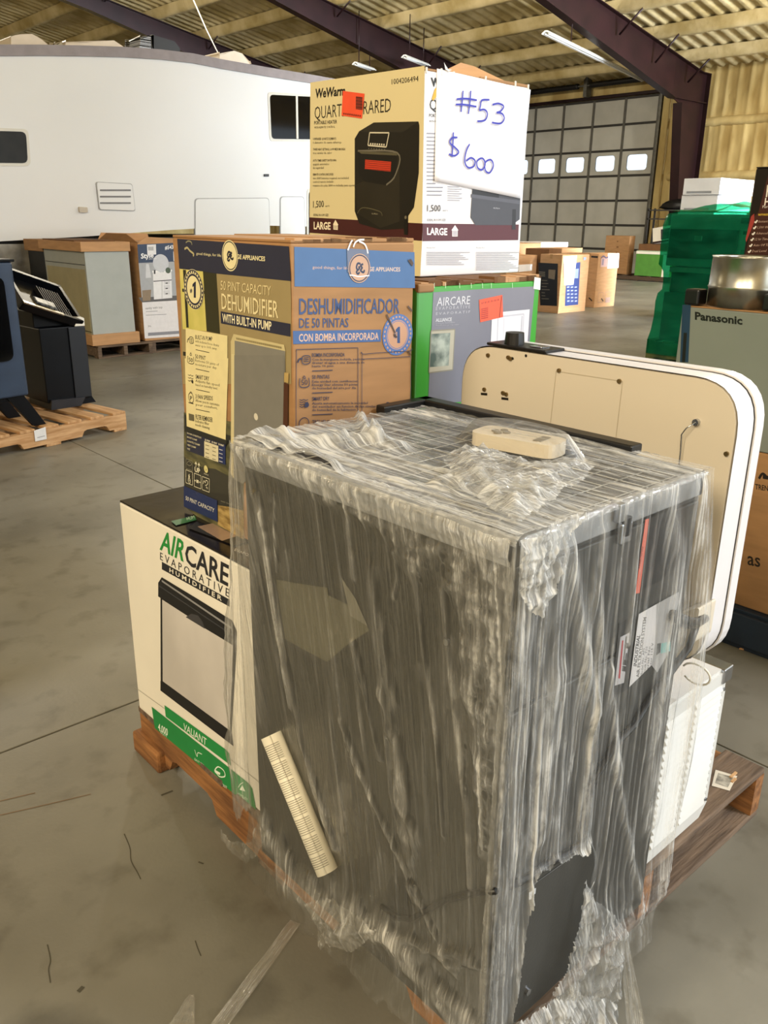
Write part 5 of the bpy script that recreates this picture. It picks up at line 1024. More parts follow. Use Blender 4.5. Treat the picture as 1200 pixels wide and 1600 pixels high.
q = MB(); P = lambda a, b, o=-0.006: Vector((lambda p: (p.x, o, p.z))(f.P((a, b))))
latch = MB(); p0 = f.P((195, 165)); p1 = f.P((230, 250)); p2 = f.P((225, 330))
latch.box((p0.x - 0.008, -0.012, p0.z - 0.016), (p0.x + 0.008, -0.001, p0.z + 0.012), M_CHROME, 0.002); latch.box((p1.x - 0.006, -0.014, p2.z), (p1.x + 0.006, -0.004, p0.z - 0.01), M_BLACK, 0.002); latch.box((p2.x - 0.014, -0.011, p2.z - 0.012), (p2.x + 0.014, -0.001, p2.z + 0.02), M_CHROME, 0.003); latch.build('latch', UP)
bl = lambda px, o: (lambda p: Vector((p.x, o, p.z)))(on(1, 0.0, px, M_of(jt)))
q = MB(); q.tube([bl((1092, 962), -0.012), bl((1076, 970), -0.012), bl((1060, 968), -0.012), bl((1042, 957), -0.011)], [0.007, 0.009, 0.011, 0.009], M_BLACK, n=10); q.build('cord_plug', jt)
cord = [(1082, 975), (1070, 1010), (1040, 1050), (1010, 1088), (985, 1130), (955, 1160), (925, 1210), (908, 1255), (903, 1310), (885, 1328), (850, 1345), (822, 1366), (790, 1380)]
q = MB(); q.tube([bl(c, -0.007) for c in cord], 0.0065, M_BLACK, n=8); q.build('power_cord', jt)
f2 = Face(jt, 1, -0.0016, -1); f2.begin(); f2.poly([(826, 1394), (832, 1391), (830, 1404), (826, 1406)], '#b9bcc0'); f2.poly([(834, 1388), (837, 1387), (836, 1396), (833, 1397)], '#b9bcc0'); f2.line((808, 1400), (902, 1332), 0.0016, '#6c6d6e'); f2.line((806, 1402), (901, 1334), 0.0012, '#262728'); f2.end('seam_line')
for c in ((822, 1547), (806, 1372)):
    q = MB(); p = bl(c, -0.001); q.disc(p, (0, -1, 0), 0.006, M_CHROME, 0.005, 12); q.build('screw', jt)
f3 = Face(jt, 0, 0.0036, -1)
q = MB(); p = on(0, 0.003, (700, 1002), M_of(jt)); q.disc(p, (-1, 0, 0), 0.005, M_CHROME, 0.005, 12); q.build('screw', jt)
f3.begin(); f3.poly([(602, 1392), (612, 1368), (640, 1372), (652, 1400), (645, 1432), (625, 1436), (606, 1420)], '#17181a'); f3.end('knockout')
q = MB(); q.tube([on(0, -0.004, c, M_of(jt)) for c in ((596, 1416), (618, 1432), (642, 1437), (662, 1425), (700, 1405), (745, 1395), (775, 1392))], 0.005, M_BLACK, n=7); q.build('hose', jt)
# paper tucked behind the film
f3.begin(); f3.poly([(432, 905), (470, 912), (512, 918), (514, 930), (560, 952), (578, 985), (566, 992), (540, 1010), (512, 1034), (470, 1012), (446, 998)], mat('tucked_card', '#5f5d4e', 0.5, var=0.1)); f3.poly([(534, 902), (556, 935), (575, 978), (548, 962)], '#77756a'); f3.end('tucked_sheet', 'pale scrap of sheet caught under the film')
# rolled manual under the film
roll = empty('rolled_manual', JO + Vector((-0.02, 0.45, 0.25)), 'rolled white instruction sheet tucked under the film on the dark left side', 'paper roll')
a = on(0, -0.026, (424, 1148), M_of(jt)); b = on(0, -0.026, (512, 1362), M_of(jt)); off = Vector((-0.02, 0.45, 0.25))
ax = (b - a).normalized(); ln = (b - a).length; e1 = Vector((1, 0, 0)); e2 = ax.cross(e1).normalized(); vs = []; fs = []; K = 30
for i in (0, 1):
    for k in range(K + 1):
        th = 2 * math.pi * 1.25 * k / K; r_ = 0.0205 - 0.0022 * k / K
        vs.append(a - off + ax * (ln * i) + (e1 * math.cos(th + 2.2) + e2 * math.sin(th + 2.2)) * r_)
fs = [(k, k + 1, K + 1 + k + 1, K + 1 + k) for k in range(K)]
q = MB(); q.add(vs, fs, mat('paper_cream', '#e6e1cf', 0.55, var=0.02), True); o = q.build('sheet', roll); s_ = o.modifiers.new('s', 'SOLIDIFY'); s_.thickness = 0.0004
q = MB(); rr_ = 0.0209
for k in range(60):
    t = 0.06 + 0.9 * k / 60
    if k % 9 == 8: continue
    th0 = 1.7; th1 = th0 + 2.5 * (0.55 + 0.45 * random.random()); pts = []
    for j in range(7):
        th = th0 + (th1 - th0) * j / 6; pts.append(a - off + ax * (ln * t) + (e1 * math.cos(th) + e2 * math.sin(th)) * rr_)
    vs = []; 
    for p in pts: vs += [p, p + ax * 0.0009]
    q.add(vs, [(2 * j, 2 * j + 2, 2 * j + 3, 2 * j + 1) for j in range(6)], ink('#6b665a'))
q.build('lettering', roll)
# remote control lying on top, under the film
rc = empty('remote_control', JO + Vector((0.325, 0.262, JH + 0.006)), 'beige remote control with round buttons under the film on top of the cabinet', 'remote control', rz=math.radians(10))
M_RC = mat('remote_beige', '#d9cdb8', 0.4, var=0.03)
prof = rr([(-0.032, -0.078), (0.032, -0.078), (0.034, 0.078), (-0.034, 0.078)], 0.022, 5)
q = MB(); q.prism(prof, 2, 0.0, 0.022, M_RC); o = q.build('case', rc); bv = o.modifiers.new('b', 'BEVEL'); bv.width = 0.004; bv.segments = 2; bv.limit_method = 'ANGLE'
for x, y in ((0, 0.045), (0.011, 0.034), (-0.011, 0.034), (0, 0.023)):
    q = MB(); q.disc((x, y, 0.0218), (0, 0, 1), 0.0065, mat('button_grey', '#8f8676', 0.5), 0.0025, 14); q.build('button', rc)
q = MB(); q.box((-0.018, -0.05, 0.0218), (0.018, -0.035, 0.0235), mat('button_grey', '#8f8676', 0.5), 0.001); q.build('button', rc)
# ------------------------------------------------------------------ clear stretch film
def vnoise(u, v, seed=0):
    u = np.asarray(u, float); v = np.asarray(v, float)
    iu = np.floor(u).astype(np.int64); iv = np.floor(v).astype(np.int64); fu = u - iu; fv = v - iv
    fu = fu * fu * (3 - 2 * fu); fv = fv * fv * (3 - 2 * fv)
    def h(a, b):
        n = (a * 374761393 + b * 668265263 + seed * 974711) & 0xFFFFFFFF
        n = ((n ^ (n >> 13)) * 1274126177) & 0xFFFFFFFF
        return ((n ^ (n >> 16)) & 0xFFFF) / 65535.0
    return (h(iu, iv) * (1 - fu) + h(iu + 1, iv) * fu) * (1 - fv) + (h(iu, iv + 1) * (1 - fu) + h(iu + 1, iv + 1) * fu) * fv
def fbm(u, v, seed=0, o=4):
    s = 0; a = 0.5; t = 0
    for k in range(o): s = s + a * vnoise(u * 2 ** k, v * 2 ** k, seed + k * 17); t += a; a *= 0.5
    return s / t
def ridged(u, v, seed=0, o=3):
    s = 0; a = 0.5; t = 0
    for k in range(o): s = s + a * (1 - np.abs(2 * vnoise(u * 2 ** k, v * 2 ** k, seed + k * 31) - 1)); t += a; a *= 0.55
    return s / t
def film_mat():
    m, nt, b = new_mat('clear_stretch_film'); L = nt.links; nt.nodes.remove(b); out = nt.nodes['Material Output']
    at = nd(nt, 'ShaderNodeAttribute', attribute_name='gather'); uv = nd(nt, 'ShaderNodeUVMap', uv_map='UVMap')
    mp1 = nd(nt, 'ShaderNodeMapping'); mp1.inputs['Scale'].default_value = (170, 3.0, 1); L.new(uv.outputs[0], mp1.inputs[0])
    n1 = nd(nt, 'ShaderNodeTexNoise', Scale=1.0, Detail=5.0, Roughness=0.6); L.new(mp1.outputs[0], n1.inputs['Vector'])
    mp2 = nd(nt, 'ShaderNodeMapping'); mp2.inputs['Scale'].default_value = (45, 14, 1); L.new(uv.outputs[0], mp2.inputs[0])
    n2 = nd(nt, 'ShaderNodeTexNoise', Scale=1.0, Detail=6.0, Roughness=0.65, Distortion=1.2); L.new(mp2.outputs[0], n2.inputs['Vector'])
    m1 = nd(nt, 'ShaderNodeMapRange'); m1.inputs[1].default_value = 0.45; m1.inputs[2].default_value = 0.75; m1.inputs[3].default_value = 0.35; m1.inputs[4].default_value = 1.6; L.new(n1.outputs[0], m1.inputs[0])
    m2 = nd(nt, 'ShaderNodeMapRange'); m2.inputs[1].default_value = 0.35; m2.inputs[2].default_value = 0.68; m2.inputs[3].default_value = 0.55; m2.inputs[4].default_value = 1.45; L.new(n2.outputs[0], m2.inputs[0])
    mu = nd(nt, 'ShaderNodeMath', operation='MULTIPLY'); L.new(m1.outputs[0], mu.inputs[0]); L.new(m2.outputs[0], mu.inputs[1])
    mu2 = nd(nt, 'ShaderNodeMath', operation='MULTIPLY', use_clamp=True); L.new(mu.outputs[0], mu2.inputs[0]); L.new(at.outputs['Fac'], mu2.inputs[1])
    mn = nd(nt, 'ShaderNodeMath', operation='MINIMUM'); mn.inputs[1].default_value = 0.92; L.new(mu2.outputs[0], mn.inputs[0])
    tr = nd(nt, 'ShaderNodeBsdfTransparent'); tr.inputs[0].default_value = (0.97, 0.97, 0.96, 1)
    df = nd(nt, 'ShaderNodeBsdfDiffuse'); df.inputs[0].default_value = (0.80, 0.80, 0.78, 1); tl = nd(nt, 'ShaderNodeBsdfTranslucent'); tl.inputs[0].default_value = (0.80, 0.80, 0.78, 1)
    hz = nd(nt, 'ShaderNodeMixShader'); hz.inputs[0].default_value = 0.35; L.new(df.outputs[0], hz.inputs[1]); L.new(tl.outputs[0], hz.inputs[2])
    a1 = nd(nt, 'ShaderNodeMixShader'); L.new(mn.outputs[0], a1.inputs[0]); L.new(tr.outputs[0], a1.inputs[1]); L.new(hz.outputs[0], a1.inputs[2])
    bp = nd(nt, 'ShaderNodeBump', Strength=0.35, Distance=0.003); L.new(mu.outputs[0], bp.inputs['Height'])
    gl = nd(nt, 'ShaderNodeBsdfGlossy', Roughness=0.11); L.new(bp.outputs[0], gl.inputs['Normal'])
    fr = nd(nt, 'ShaderNodeFresnel', IOR=1.38); L.new(bp.outputs[0], fr.inputs['Normal'])
    g2 = nd(nt, 'ShaderNodeMath', operation='MULTIPLY_ADD', use_clamp=True); g2.inputs[1].default_value = 0.42; g2.inputs[2].default_value = 0.0; L.new(fr.outputs[0], g2.inputs[0])
    fi = nd(nt, 'ShaderNodeMixShader'); L.new(g2.outputs[0], fi.inputs[0]); L.new(a1.outputs[0], fi.inputs[1]); L.new(gl.outputs[0], fi.inputs[2]); L.new(fi.outputs[0], out.inputs[0])
    return m
M_FILM = film_mat()
MJ = Matrix.Translation(JO)
wrap = empty('stretch_film', JO, 'clear stretch film wrapped round the charcoal filter cabinet, torn open at lower right', 'stretch film')
def sheet(name, X, Y, Z, D, keep, U, V, parent=wrap):
    ny, nx = X.shape; idx = np.arange(nx * ny).reshape(ny, nx)
    co = np.stack([X, Y, Z], -1).reshape(-1, 3)
    f = np.stack([idx[:-1, :-1], idx[:-1, 1:], idx[1:, 1:], idx[1:, :-1]], -1).reshape(-1, 4)
    k = keep[:-1, :-1] & keep[:-1, 1:] & keep[1:, 1:] & keep[1:, :-1]; f = f[k.reshape(-1)]
    used = np.unique(f); rm = -np.ones(len(co), int); rm[used] = np.arange(len(used)); f = rm[f]; co = co[used]
    me = bpy.data.meshes.new(name); me.vertices.add(len(co)); me.vertices.foreach_set('co', co.astype(np.float32).ravel())
    me.loops.add(f.size); me.loops.foreach_set('vertex_index', f.ravel().astype(np.int32)); me.polygons.add(len(f))
    me.polygons.foreach_set('loop_start', np.arange(0, f.size, 4, dtype=np.int32)); me.polygons.foreach_set('loop_total', np.full(len(f), 4, np.int32))
    me.polygons.foreach_set('use_smooth', np.ones(len(f), bool)); me.update(calc_edges=True)
    at = me.attributes.new('gather', 'FLOAT', 'POINT'); at.data.foreach_set('value', D.reshape(-1)[used].astype(np.float32))
    uvl = me.uv_layers.new(name='UVMap'); u = np.stack([U.reshape(-1)[used], V.reshape(-1)[used]], -1)[f.ravel()]; uvl.data.foreach_set('uv', u.astype(np.float32).ravel())
    me.materials.append(M_FILM); me.validate(); return obj(name, me, parent)
def plane_pts(ax, val, pxs):
    i = [k for k in range(3) if k != ax]; return [(lambda p: (p[i[0]], p[i[1]]))(on(ax, val, q, MJ)) for q in pxs]
def pdist(A, B, pts, closed=False):
    d = np.full(A.shape, 1e9); n = len(pts)
    for k in range(n if closed else n - 1):
        (x0, y0), (x1, y1) = pts[k], pts[(k + 1) % n]; dx, dy = x1 - x0, y1 - y0
        t = np.clip(((A - x0) * dx + (B - y0) * dy) / (dx * dx + dy * dy + 1e-12), 0, 1); d = np.minimum(d, np.hypot(A - x0 - t * dx, B - y0 - t * dy))
    return d
def inside(A, B, pts):
    r = np.zeros(A.shape, bool); n = len(pts); j = n - 1
    for i in range(n):
        xi, yi = pts[i]; xj, yj = pts[j]
        c = ((yi > B) != (yj > B)) & (A < (xj - xi) * (B - yi) / (yj - yi + 1e-12) + xi); r ^= c; j = i
    return r
def sdf(A, B, pts): d = pdist(A, B, pts, True); return np.where(inside(A, B, pts), -d, d)
def soft(s, w): return np.clip(0.5 - s / w, 0, 1)

# --- left side sheet (faces -X): coordinates y (toward the left corner) and z
y = np.linspace(-0.008, JD + 0.012, 300); z = np.linspace(-0.11, JH + 0.006, 460); Yg, Zg = np.meshgrid(y, z)
PP = lambda pts: plane_pts(0, 0.0, pts)
sk = -Yg * 0.96 + Zg * 0.0   # across-streak coordinate, slanted
slant = Yg + (Zg - 0.43) * -0.22 * (0.4 + Yg)           # streaks lean toward the near corner as they go down
D = 0.01 + 0.03 * vnoise(slant * 26, Zg * 0.9, 5); Hh = 0.006 + 0.006 * fbm(slant * 7, Zg * 0.6, 9, 2)
rs = np.random.default_rng(3)
for k in range(70):      # single taut pleats
    c = rs.uniform(-0.05, 0.62); wd = rs.uniform(0.0012, 0.004); st = rs.uniform(0.12, 0.5); z0 = rs.uniform(-0.1, 0.7); z1 = z0 + rs.uniform(0.15, 0.7)
    b = np.exp(-((slant - c - 0.012 * np.sin(Zg * 5 + k)) / wd) ** 2) * np.clip((Zg - z0) / 0.06, 0, 1) * np.clip((z1 - Zg) / 0.06, 0, 1)
    D += 0.55 * st * b; Hh += 0.0012 * b
def addband(pts, wd, st, h=0.004, rough=0.0, seed=0):
    global D, Hh
    p = PP(pts); n = (vnoise(Yg * 40, Zg * 25, 50 + seed) - 0.5) * rough
    b = np.exp(-((pdist(Yg, Zg, p) + n) / wd) ** 2); D = D + st * b * (0.7 + 0.6 * vnoise(Yg * 90, Zg * 40, seed + 3)); Hh = Hh + h * b
addband([(392, 700), (394, 800), (402, 950), (412, 1120)], 0.028, 0.32, 0.008, 0.02, 1)
addband([(408, 770), (428, 880), (455, 1030), (480, 1160), (530, 1320)], 0.010, 0.45, 0.006, 0.01, 2)
addband([(438, 770), (437, 830), (441, 890)], 0.004, 0.45, 0.003, 0.0, 3)
addband([(418, 800), (440, 950), (462, 1100)], 0.006, 0.4, 0.004, 0.0, 4)
addband([(590, 880), (596, 960), (612, 1080), (630, 1200), (650, 1300)], 0.014, 0.30, 0.006, 0.03, 5)
addband([(560, 1000), (580, 1090), (600, 1180)], 0.006, 0.3, 0.004, 0.01, 6)
addband([(655, 880), (668, 1000), (690, 1150), (700, 1300)], 0.005, 0.38, 0.003, 0.0, 7)
addband([(700, 920), (712, 1050), (735, 1250), (742, 1380)], 0.006, 0.38, 0.004, 0.0, 8)
addband([(552, 760), (552, 830), (560, 900)], 0.006, 0.45, 0.003, 0.0, 9)
addband([(626, 860), (630, 900), (624, 930)], 0.005, 0.4, 0.003, 0.0, 10)
addband([(540, 1120), (570, 1200), (610, 1290), (640, 1350), (655, 1400)], 0.008, 0.42, 0.006, 0.01, 11)
addband([(610, 1090), (625, 1180), (630, 1260), (650, 1300), (648, 1340)], 0.012, 0.25, 0.006, 0.04, 12)
addband([(425, 1290), (470, 1370), (540, 1410), (610, 1450), (680, 1530), (750, 1600)], 0.030, 0.62, 0.012, 0.04, 13)
addband([(600, 1450), (650, 1470), (720, 1490), (770, 1510)], 0.014, 0.35, 0.008, 0.03, 14)
addband([(655, 1380), (680, 1440), (720, 1520)], 0.008, 0.35, 0.006, 0.02, 15)
# gathered skirt below the top edge and the thick strip beside the near corner
skirt = PP([(378, 690), (402, 712), (470, 752), (540, 792), (590, 826), (625, 862), (660, 890), (690, 905), (715, 930), (735, 980), (742, 1060), (748, 1160), (752, 1260), (758, 1330), (775, 1330), (800, 1100), (812, 845), (760, 815), (600, 760)])
s = sdf(Yg, Zg, skirt) + (fbm(Yg * 18, Zg * 12, 77) - 0.5) * 0.05; sf = soft(s, 0.02)
cr_ = ridged(Yg * 38, Zg * 30, 21, 4); D += sf * (0.10 + 0.55 * np.clip(cr_ - 0.42, 0, 1) * 2.0) ; Hh += sf * 0.010 * cr_
near = np.clip(1 - Yg / 0.10, 0, 1) * np.clip((Zg - 0.35) / 0.3, 0, 1); D += near * 0.35 * (0.4 + ridged(Yg * 60, Zg * 50, 25, 3)); Hh += near * 0.006 * ridged(Yg * 60, Zg * 50, 25, 3)
topb = np.exp(-((JH - Zg) / 0.02) ** 2); D += topb * 0.45; Hh += topb * 0.006
cl = PP([(430, 905), (512, 918), (560, 952), (578, 985), (512, 1034), (446, 998)]); D += soft(sdf(Yg, Zg, cl), 0.006) * 0.08
pc = PP([(412, 730), (450, 745), (500, 770), (500, 800), (450, 790), (440, 870), (418, 900)]); sp = soft(sdf(Yg, Zg, pc), 0.02); D += sp * 0.35 * np.clip(ridged(Yg * 45, Zg * 45, 91, 3) - 0.35, 0, 1)
for k in range(16):      # small flat crinkled patches where layers stick together
    c0, c1 = rs.uniform(0.0, 0.58), rs.uniform(0.05, 0.7); t0 = (Yg - c0) / rs.uniform(0.012, 0.035); t1 = (Zg - c1 + 0.3 * (Yg - c0)) / rs.uniform(0.03, 0.09)
    b = np.clip(1.2 - np.sqrt(t0 ** 2 + t1 ** 2) - 1.3 * (vnoise(Yg * 60, Zg * 40, 200 + k) - 0.5), 0, 1); b = np.clip(b * 4, 0, 1); D += b * rs.uniform(0.08, 0.22)
cr2 = ridged(Yg * 22 + 3, Zg * 9, 41, 3); D += 0.10 * np.clip(cr2 - 0.76, 0, 1) * 4; Hh += 0.002 * cr2
Hh = Hh + 0.028 * np.exp(-((Zg + 0.03) / 0.07) ** 2) * (0.4 + fbm(Yg * 9, Zg * 6, 61))
lowest = -0.005 - 0.06 * fbm(Yg * 9, Yg * 0 + 2, 63) + 0.02 * (vnoise(Yg * 70, Yg * 0, 64) - 0.5)
keep = Zg > lowest
sheet('left_side_film', -Hh, Yg, Zg, np.clip(D, 0.015, 1.0) ** 1.6, keep, slant, Zg)

# --- right side sheet (faces -Y)
x = np.linspace(-0.012, JW + 0.03, 300); z = np.linspace(-0.10, JH + 0.008, 470); Xg, Zg = np.meshgrid(x, z)
PP = lambda pts: plane_pts(1, 0.0, pts)
lean = Xg + 0.03 * (Zg - 0.5)
D = 0.07 + 0.09 * vnoise(lean * 40, Zg * 0.6, 105); Hh = 0.011 + 0.004 * fbm(lean * 18, Zg * 0.5, 109, 3)
for k in range(110):
    c = rs.uniform(-0.01, 0.49); wd = rs.uniform(0.0010, 0.0035); st = rs.uniform(0.10, 0.42); z0 = rs.uniform(-0.2, 0.6); z1 = z0 + rs.uniform(0.25, 1.0); tl_ = rs.uniform(-0.06, 0.06)
    b = np.exp(-((Xg - c - tl_ * (Zg - 0.45)) / wd) ** 2) * np.clip((Zg - z0) / 0.06, 0, 1) * np.clip((z1 - Zg) / 0.06, 0, 1)
    D += 0.7 * st * b; Hh += 0.0014 * b
def addband2(pts, wd, st, h=0.004, rough=0.0, seed=0):
    global D, Hh
    p = PP(pts); n = (vnoise(Xg * 50, Zg * 20, 150 + seed) - 0.5) * rough
    b = np.exp(-((pdist(Xg, Zg, p) + n) / wd) ** 2); D = D + st * b * (0.65 + 0.7 * vnoise(Xg * 110, Zg * 30, seed + 103)); Hh = Hh + h * b
addband2([(806, 850), (800, 1000), (792, 1150), (782, 1350), (768, 1590)], 0.020, 0.45, 0.004, 0.01, 1)
addband2([(852, 860), (850, 1000), (840, 1150), (828, 1300)], 0.016, 0.40, 0.006, 0.01, 2)
addband2([(872, 850), (888, 960), (902, 1060), (912, 1130), (905, 1230), (896, 1318)], 0.016, 0.55, 0.010, 0.008, 3)
addband2([(925, 830), (915, 920), (925, 1010), (918, 1100)], 0.012, 0.35, 0.006, 0.005, 4)
addband2([(940, 1040), (948, 1170), (962, 1270), (980, 1360), (985, 1430)], 0.010, 0.42, 0.006, 0.01, 5)
addband2([(1034, 765), (1044, 870), (1036, 990), (1015, 1130), (1000, 1280)], 0.024, 0.60, 0.008, 0.015, 6)
addband2([(1082, 760), (1078, 880), (1066, 1000), (1050, 1120), (1030, 1260), (1015, 1380)], 0.020, 0.58, 0.008, 0.01, 7)
addband2([(985, 800), (975, 900), (968, 1000)], 0.006, 0.35, 0.004, 0.0, 8)
addband2([(862, 1050), (858, 1180), (850, 1270), (852, 1320)], 0.022, 0.30, 0.006, 0.012, 9)
addband2([(905, 1320), (906, 1400), (885, 1480), (858, 1560)], 0.012, 0.5, 0.012, 0.02, 10)
cr_ = ridged(Xg * 34, Zg * 7, 121, 3); D += 0.30 * np.clip(cr_ - 0.6, 0, 1) * 2.5 * np.clip(1.2 - Xg / 0.2, 0.0, 1); Hh += 0.004 * cr_ * np.clip(1.2 - Xg / 0.22, 0.0, 1)
low = np.clip((0.16 - Zg) / 0.1, 0, 1) * np.clip((Xg - 0.13) / 0.03, 0, 1); D += low * 0.25 * np.clip(ridged(Xg * 25, Zg * 25, 131, 4) - 0.3, 0, 1) * 2; Hh += low * 0.02 * ridged(Xg * 14, Zg * 14, 133, 3)
topb = np.exp(-((JH - Zg) / 0.012) ** 2); D += topb * 0.25
hole = PP([(818, 1372), (828, 1352), (842, 1350), (850, 1330), (862, 1338), (874, 1332), (884, 1324), (893, 1322), (903, 1302), (907, 1345), (897, 1400), (882, 1455), (862, 1505), (845, 1545), (826, 1560), (806, 1580), (786, 1580), (795, 1520), (806, 1440)])
sh_ = sdf(Xg, Zg, hole) + 0.006 * (vnoise(Xg * 70, Zg * 70, 141) - 0.5); edge = np.exp(-(np.abs(sh_) / 0.006) ** 2); D += edge * 0.25; Hh += edge * 0.006
bulge = 0.022 * np.clip((Xg - 0.40) / 0.08, 0, 1) * np.sin(np.clip(Zg / JH, 0, 1) * math.pi)
lim = JW + 0.004 + 0.026 * np.sin(np.clip(Zg / JH, 0, 1) * math.pi) ** 0.7 + 0.006 * np.sin(Zg * 21)
lowest = -0.03 - 0.05 * fbm(Xg * 9, Xg * 0 + 5, 163)
keep = (sh_ > 0) & (Xg < lim) & (Zg > lowest)
sheet('right_side_film', Xg, -Hh - bulge, Zg, np.clip(D, 0.03, 1.0) ** 1.3, keep, lean, Zg)

# --- top sheet
x = np.linspace(-0.012, JW + 0.004, 240); y = np.linspace(-0.010, JD + 0.010, 300); Xg, Yg = np.meshgrid(x, y)
PP = lambda pts: plane_pts(2, JH, pts)
st_ = Xg + 0.10 * (Yg - 0.3) * (0.5 - Xg)
D = 0.26 + 0.16 * vnoise(st_ * 50, Yg * 2, 205) + 0.16 * fbm(Xg * 14, Yg * 6, 207); Hh = 0.004 + 0.004 * fbm(st_ * 25, Yg * 5, 209)
leftz = np.clip(1.0 - Xg / 0.26, 0, 1); D += leftz * (0.38 + 0.55 * fbm(Xg * 16, Yg * 8, 211)); Hh += leftz * 0.006 * ridged(Xg * 16, Yg * 7, 213, 3)
ed = np.exp(-(Xg / 0.03) ** 2); D += ed * 0.35
bk = np.clip((Xg - 0.36) / 0.04, 0, 1); D += bk * 0.30 * vnoise(Xg * 60, Yg * 3, 217)
for k in range(60):
    c = rs.uniform(0.0, 0.46); wd = rs.uniform(0.001, 0.004); sp = rs.uniform(0.1, 0.4); y0 = rs.uniform(-0.2, 0.5); y1 = y0 + rs.uniform(0.1, 0.5); sl = rs.uniform(-0.25, 0.05)
    b = np.exp(-((Xg - c - sl * (Yg - 0.3)) / wd) ** 2) * np.clip((Yg - y0) / 0.05, 0, 1) * np.clip((y1 - Yg) / 0.05, 0, 1); D += sp * b; Hh += 0.003 * b
def addtop(pts, wd, st, h, rough=0.0, seed=0):
    global D, Hh
    p = PP(pts); n = (vnoise(Xg * 50, Yg * 40, 250 + seed) - 0.5) * rough; b = np.exp(-((pdist(Xg, Yg, p) + n) / wd) ** 2); D = D + st * b; Hh = Hh + h * b * (0.6 + 0.8 * vnoise(Xg * 45, Yg * 45, 260 + seed))
addtop([(415, 694), (470, 700), (530, 704), (590, 700), (612, 708)], 0.020, 0.35, 0.020, 0.015, 1)
addtop([(560, 660), (575, 690), (590, 705)], 0.008, 0.35, 0.020, 0.01, 2)
addtop([(700, 770), (740, 765), (790, 770), (830, 790)], 0.020, 0.3, 0.022, 0.03, 3)
addtop([(395, 700), (440, 712), (520, 745)], 0.018, 0.4, 0.018, 0.01, 4)
clr = PP([(640, 700), (745, 700), (860, 725), (930, 735), (860, 760), (760, 745), (680, 735)]); D -= soft(sdf(Xg, Yg, clr) + 0.03 * (fbm(Xg * 12, Yg * 12, 271) - 0.5), 0.04) * 0.32
rcb = np.clip(1.25 - np.hypot((Xg - 0.325) / 0.055, (Yg - 0.262) / 0.10), 0, 1); Hh += 0.034 * np.clip(rcb * 3, 0, 1); D -= 0.22 * np.clip(rcb * 3, 0, 1)
sheet('top_film', Xg, Yg, JH + Hh, np.clip(D, 0.06, 0.95), np.ones_like(Xg, bool), st_, Yg)

# --- the folds round the edges
th = np.linspace(0, 1, 14)
def edge_film(name, n, fn, dens, seed):
    Tg, Sg = np.meshgrid(th, np.linspace(0, 1, n)); a = Tg * math.pi / 2
    C = fn(a, Sg); c = ridged(Tg * 3, Sg * 45, seed, 3); return sheet(name, *C, np.clip(dens * (0.4 + 1.2 * c) * np.ones_like(Tg), 0.04, 0.9), np.ones_like(Tg, bool), Tg * 0.02, Sg * 0.8)
def e1(a, s): r = 0.011 + 0.004 * ridged(a * 2, s * 50, 601, 3); return (0.004 - r * np.cos(a), 0.004 - r * np.sin(a), s * (JH + 0.02) - 0.02)
edge_film('corner_fold', 300, e1, 0.35, 603)
def e2(a, s): r = 0.012 + 0.007 * ridged(a * 2, s * 26, 611, 3); return (0.004 - r * np.cos(a), s * (JD + 0.02) - 0.01, JH - 0.004 + r * np.sin(a))
edge_film('top_edge_fold', 240, e2, 0.6, 613)
def e3(a, s): r = 0.010 + 0.003 * ridged(a * 2, s * 30, 621, 3); return (s * JW - 0.005, 0.002 - r * np.cos(a), JH - 0.004 + r * np.sin(a) * 0.7)
edge_film('top_edge_fold', 160, e3, 0.16, 623)

# --- crumpled flap lying over the near top corner and hanging down the right side
P0 = PP([(690, 742), (720, 728), (780, 738), (840, 752), (885, 748), (936, 738), (912, 775), (880, 800), (806, 848), (760, 825), (720, 790)])
x = np.linspace(-0.03, 0.26, 150); y = np.linspace(-0.03, 0.30, 160); Xg, Yg = np.meshgrid(x, y); s = sdf(Xg, Yg, P0) + 0.012 * (fbm(Xg * 30, Yg * 30, 301) - 0.5)
c_ = ridged(Xg * 22, Yg * 22, 303, 4); Hh = 0.012 + 0.030 * c_ * soft(s, 0.06) + 0.012 * soft(s, 0.05); D = 0.24 + 0.9 * np.clip(c_ - 0.48, 0, 1) * 1.7 + 0.4 * np.exp(-(s / 0.004) ** 2)
sheet('corner_flap', Xg, Yg, JH + Hh, np.clip(D, 0.05, 0.95), s < 0, Xg + Yg, Yg - Xg)
P1 = plane_pts(1, -0.012, [(796, 840), (850, 815), (905, 788), (880, 830), (866, 870), (852, 905), (842, 945), (822, 955), (802, 948), (796, 900)])
x = np.linspace(-0.04, 0.18, 130); z = np.linspace(JH - 0.15, JH + 0.04, 120); Xg, Zg = np.meshgrid(x, z); s = sdf(Xg, Zg, P1) + 0.008 * (fbm(Xg * 40, Zg * 40, 311) - 0.5)
c_ = ridged(Xg * 26, Zg * 26, 313, 4); D = 0.38 + 0.9 * np.clip(c_ - 0.45, 0, 1) * 1.7 + 0.4 * np.exp(-(s / 0.004) ** 2)
sheet('corner_flap', Xg, -0.014 - 0.026 * c_, Zg, np.clip(D, 0.05, 0.95), s < 0, Xg, Zg)

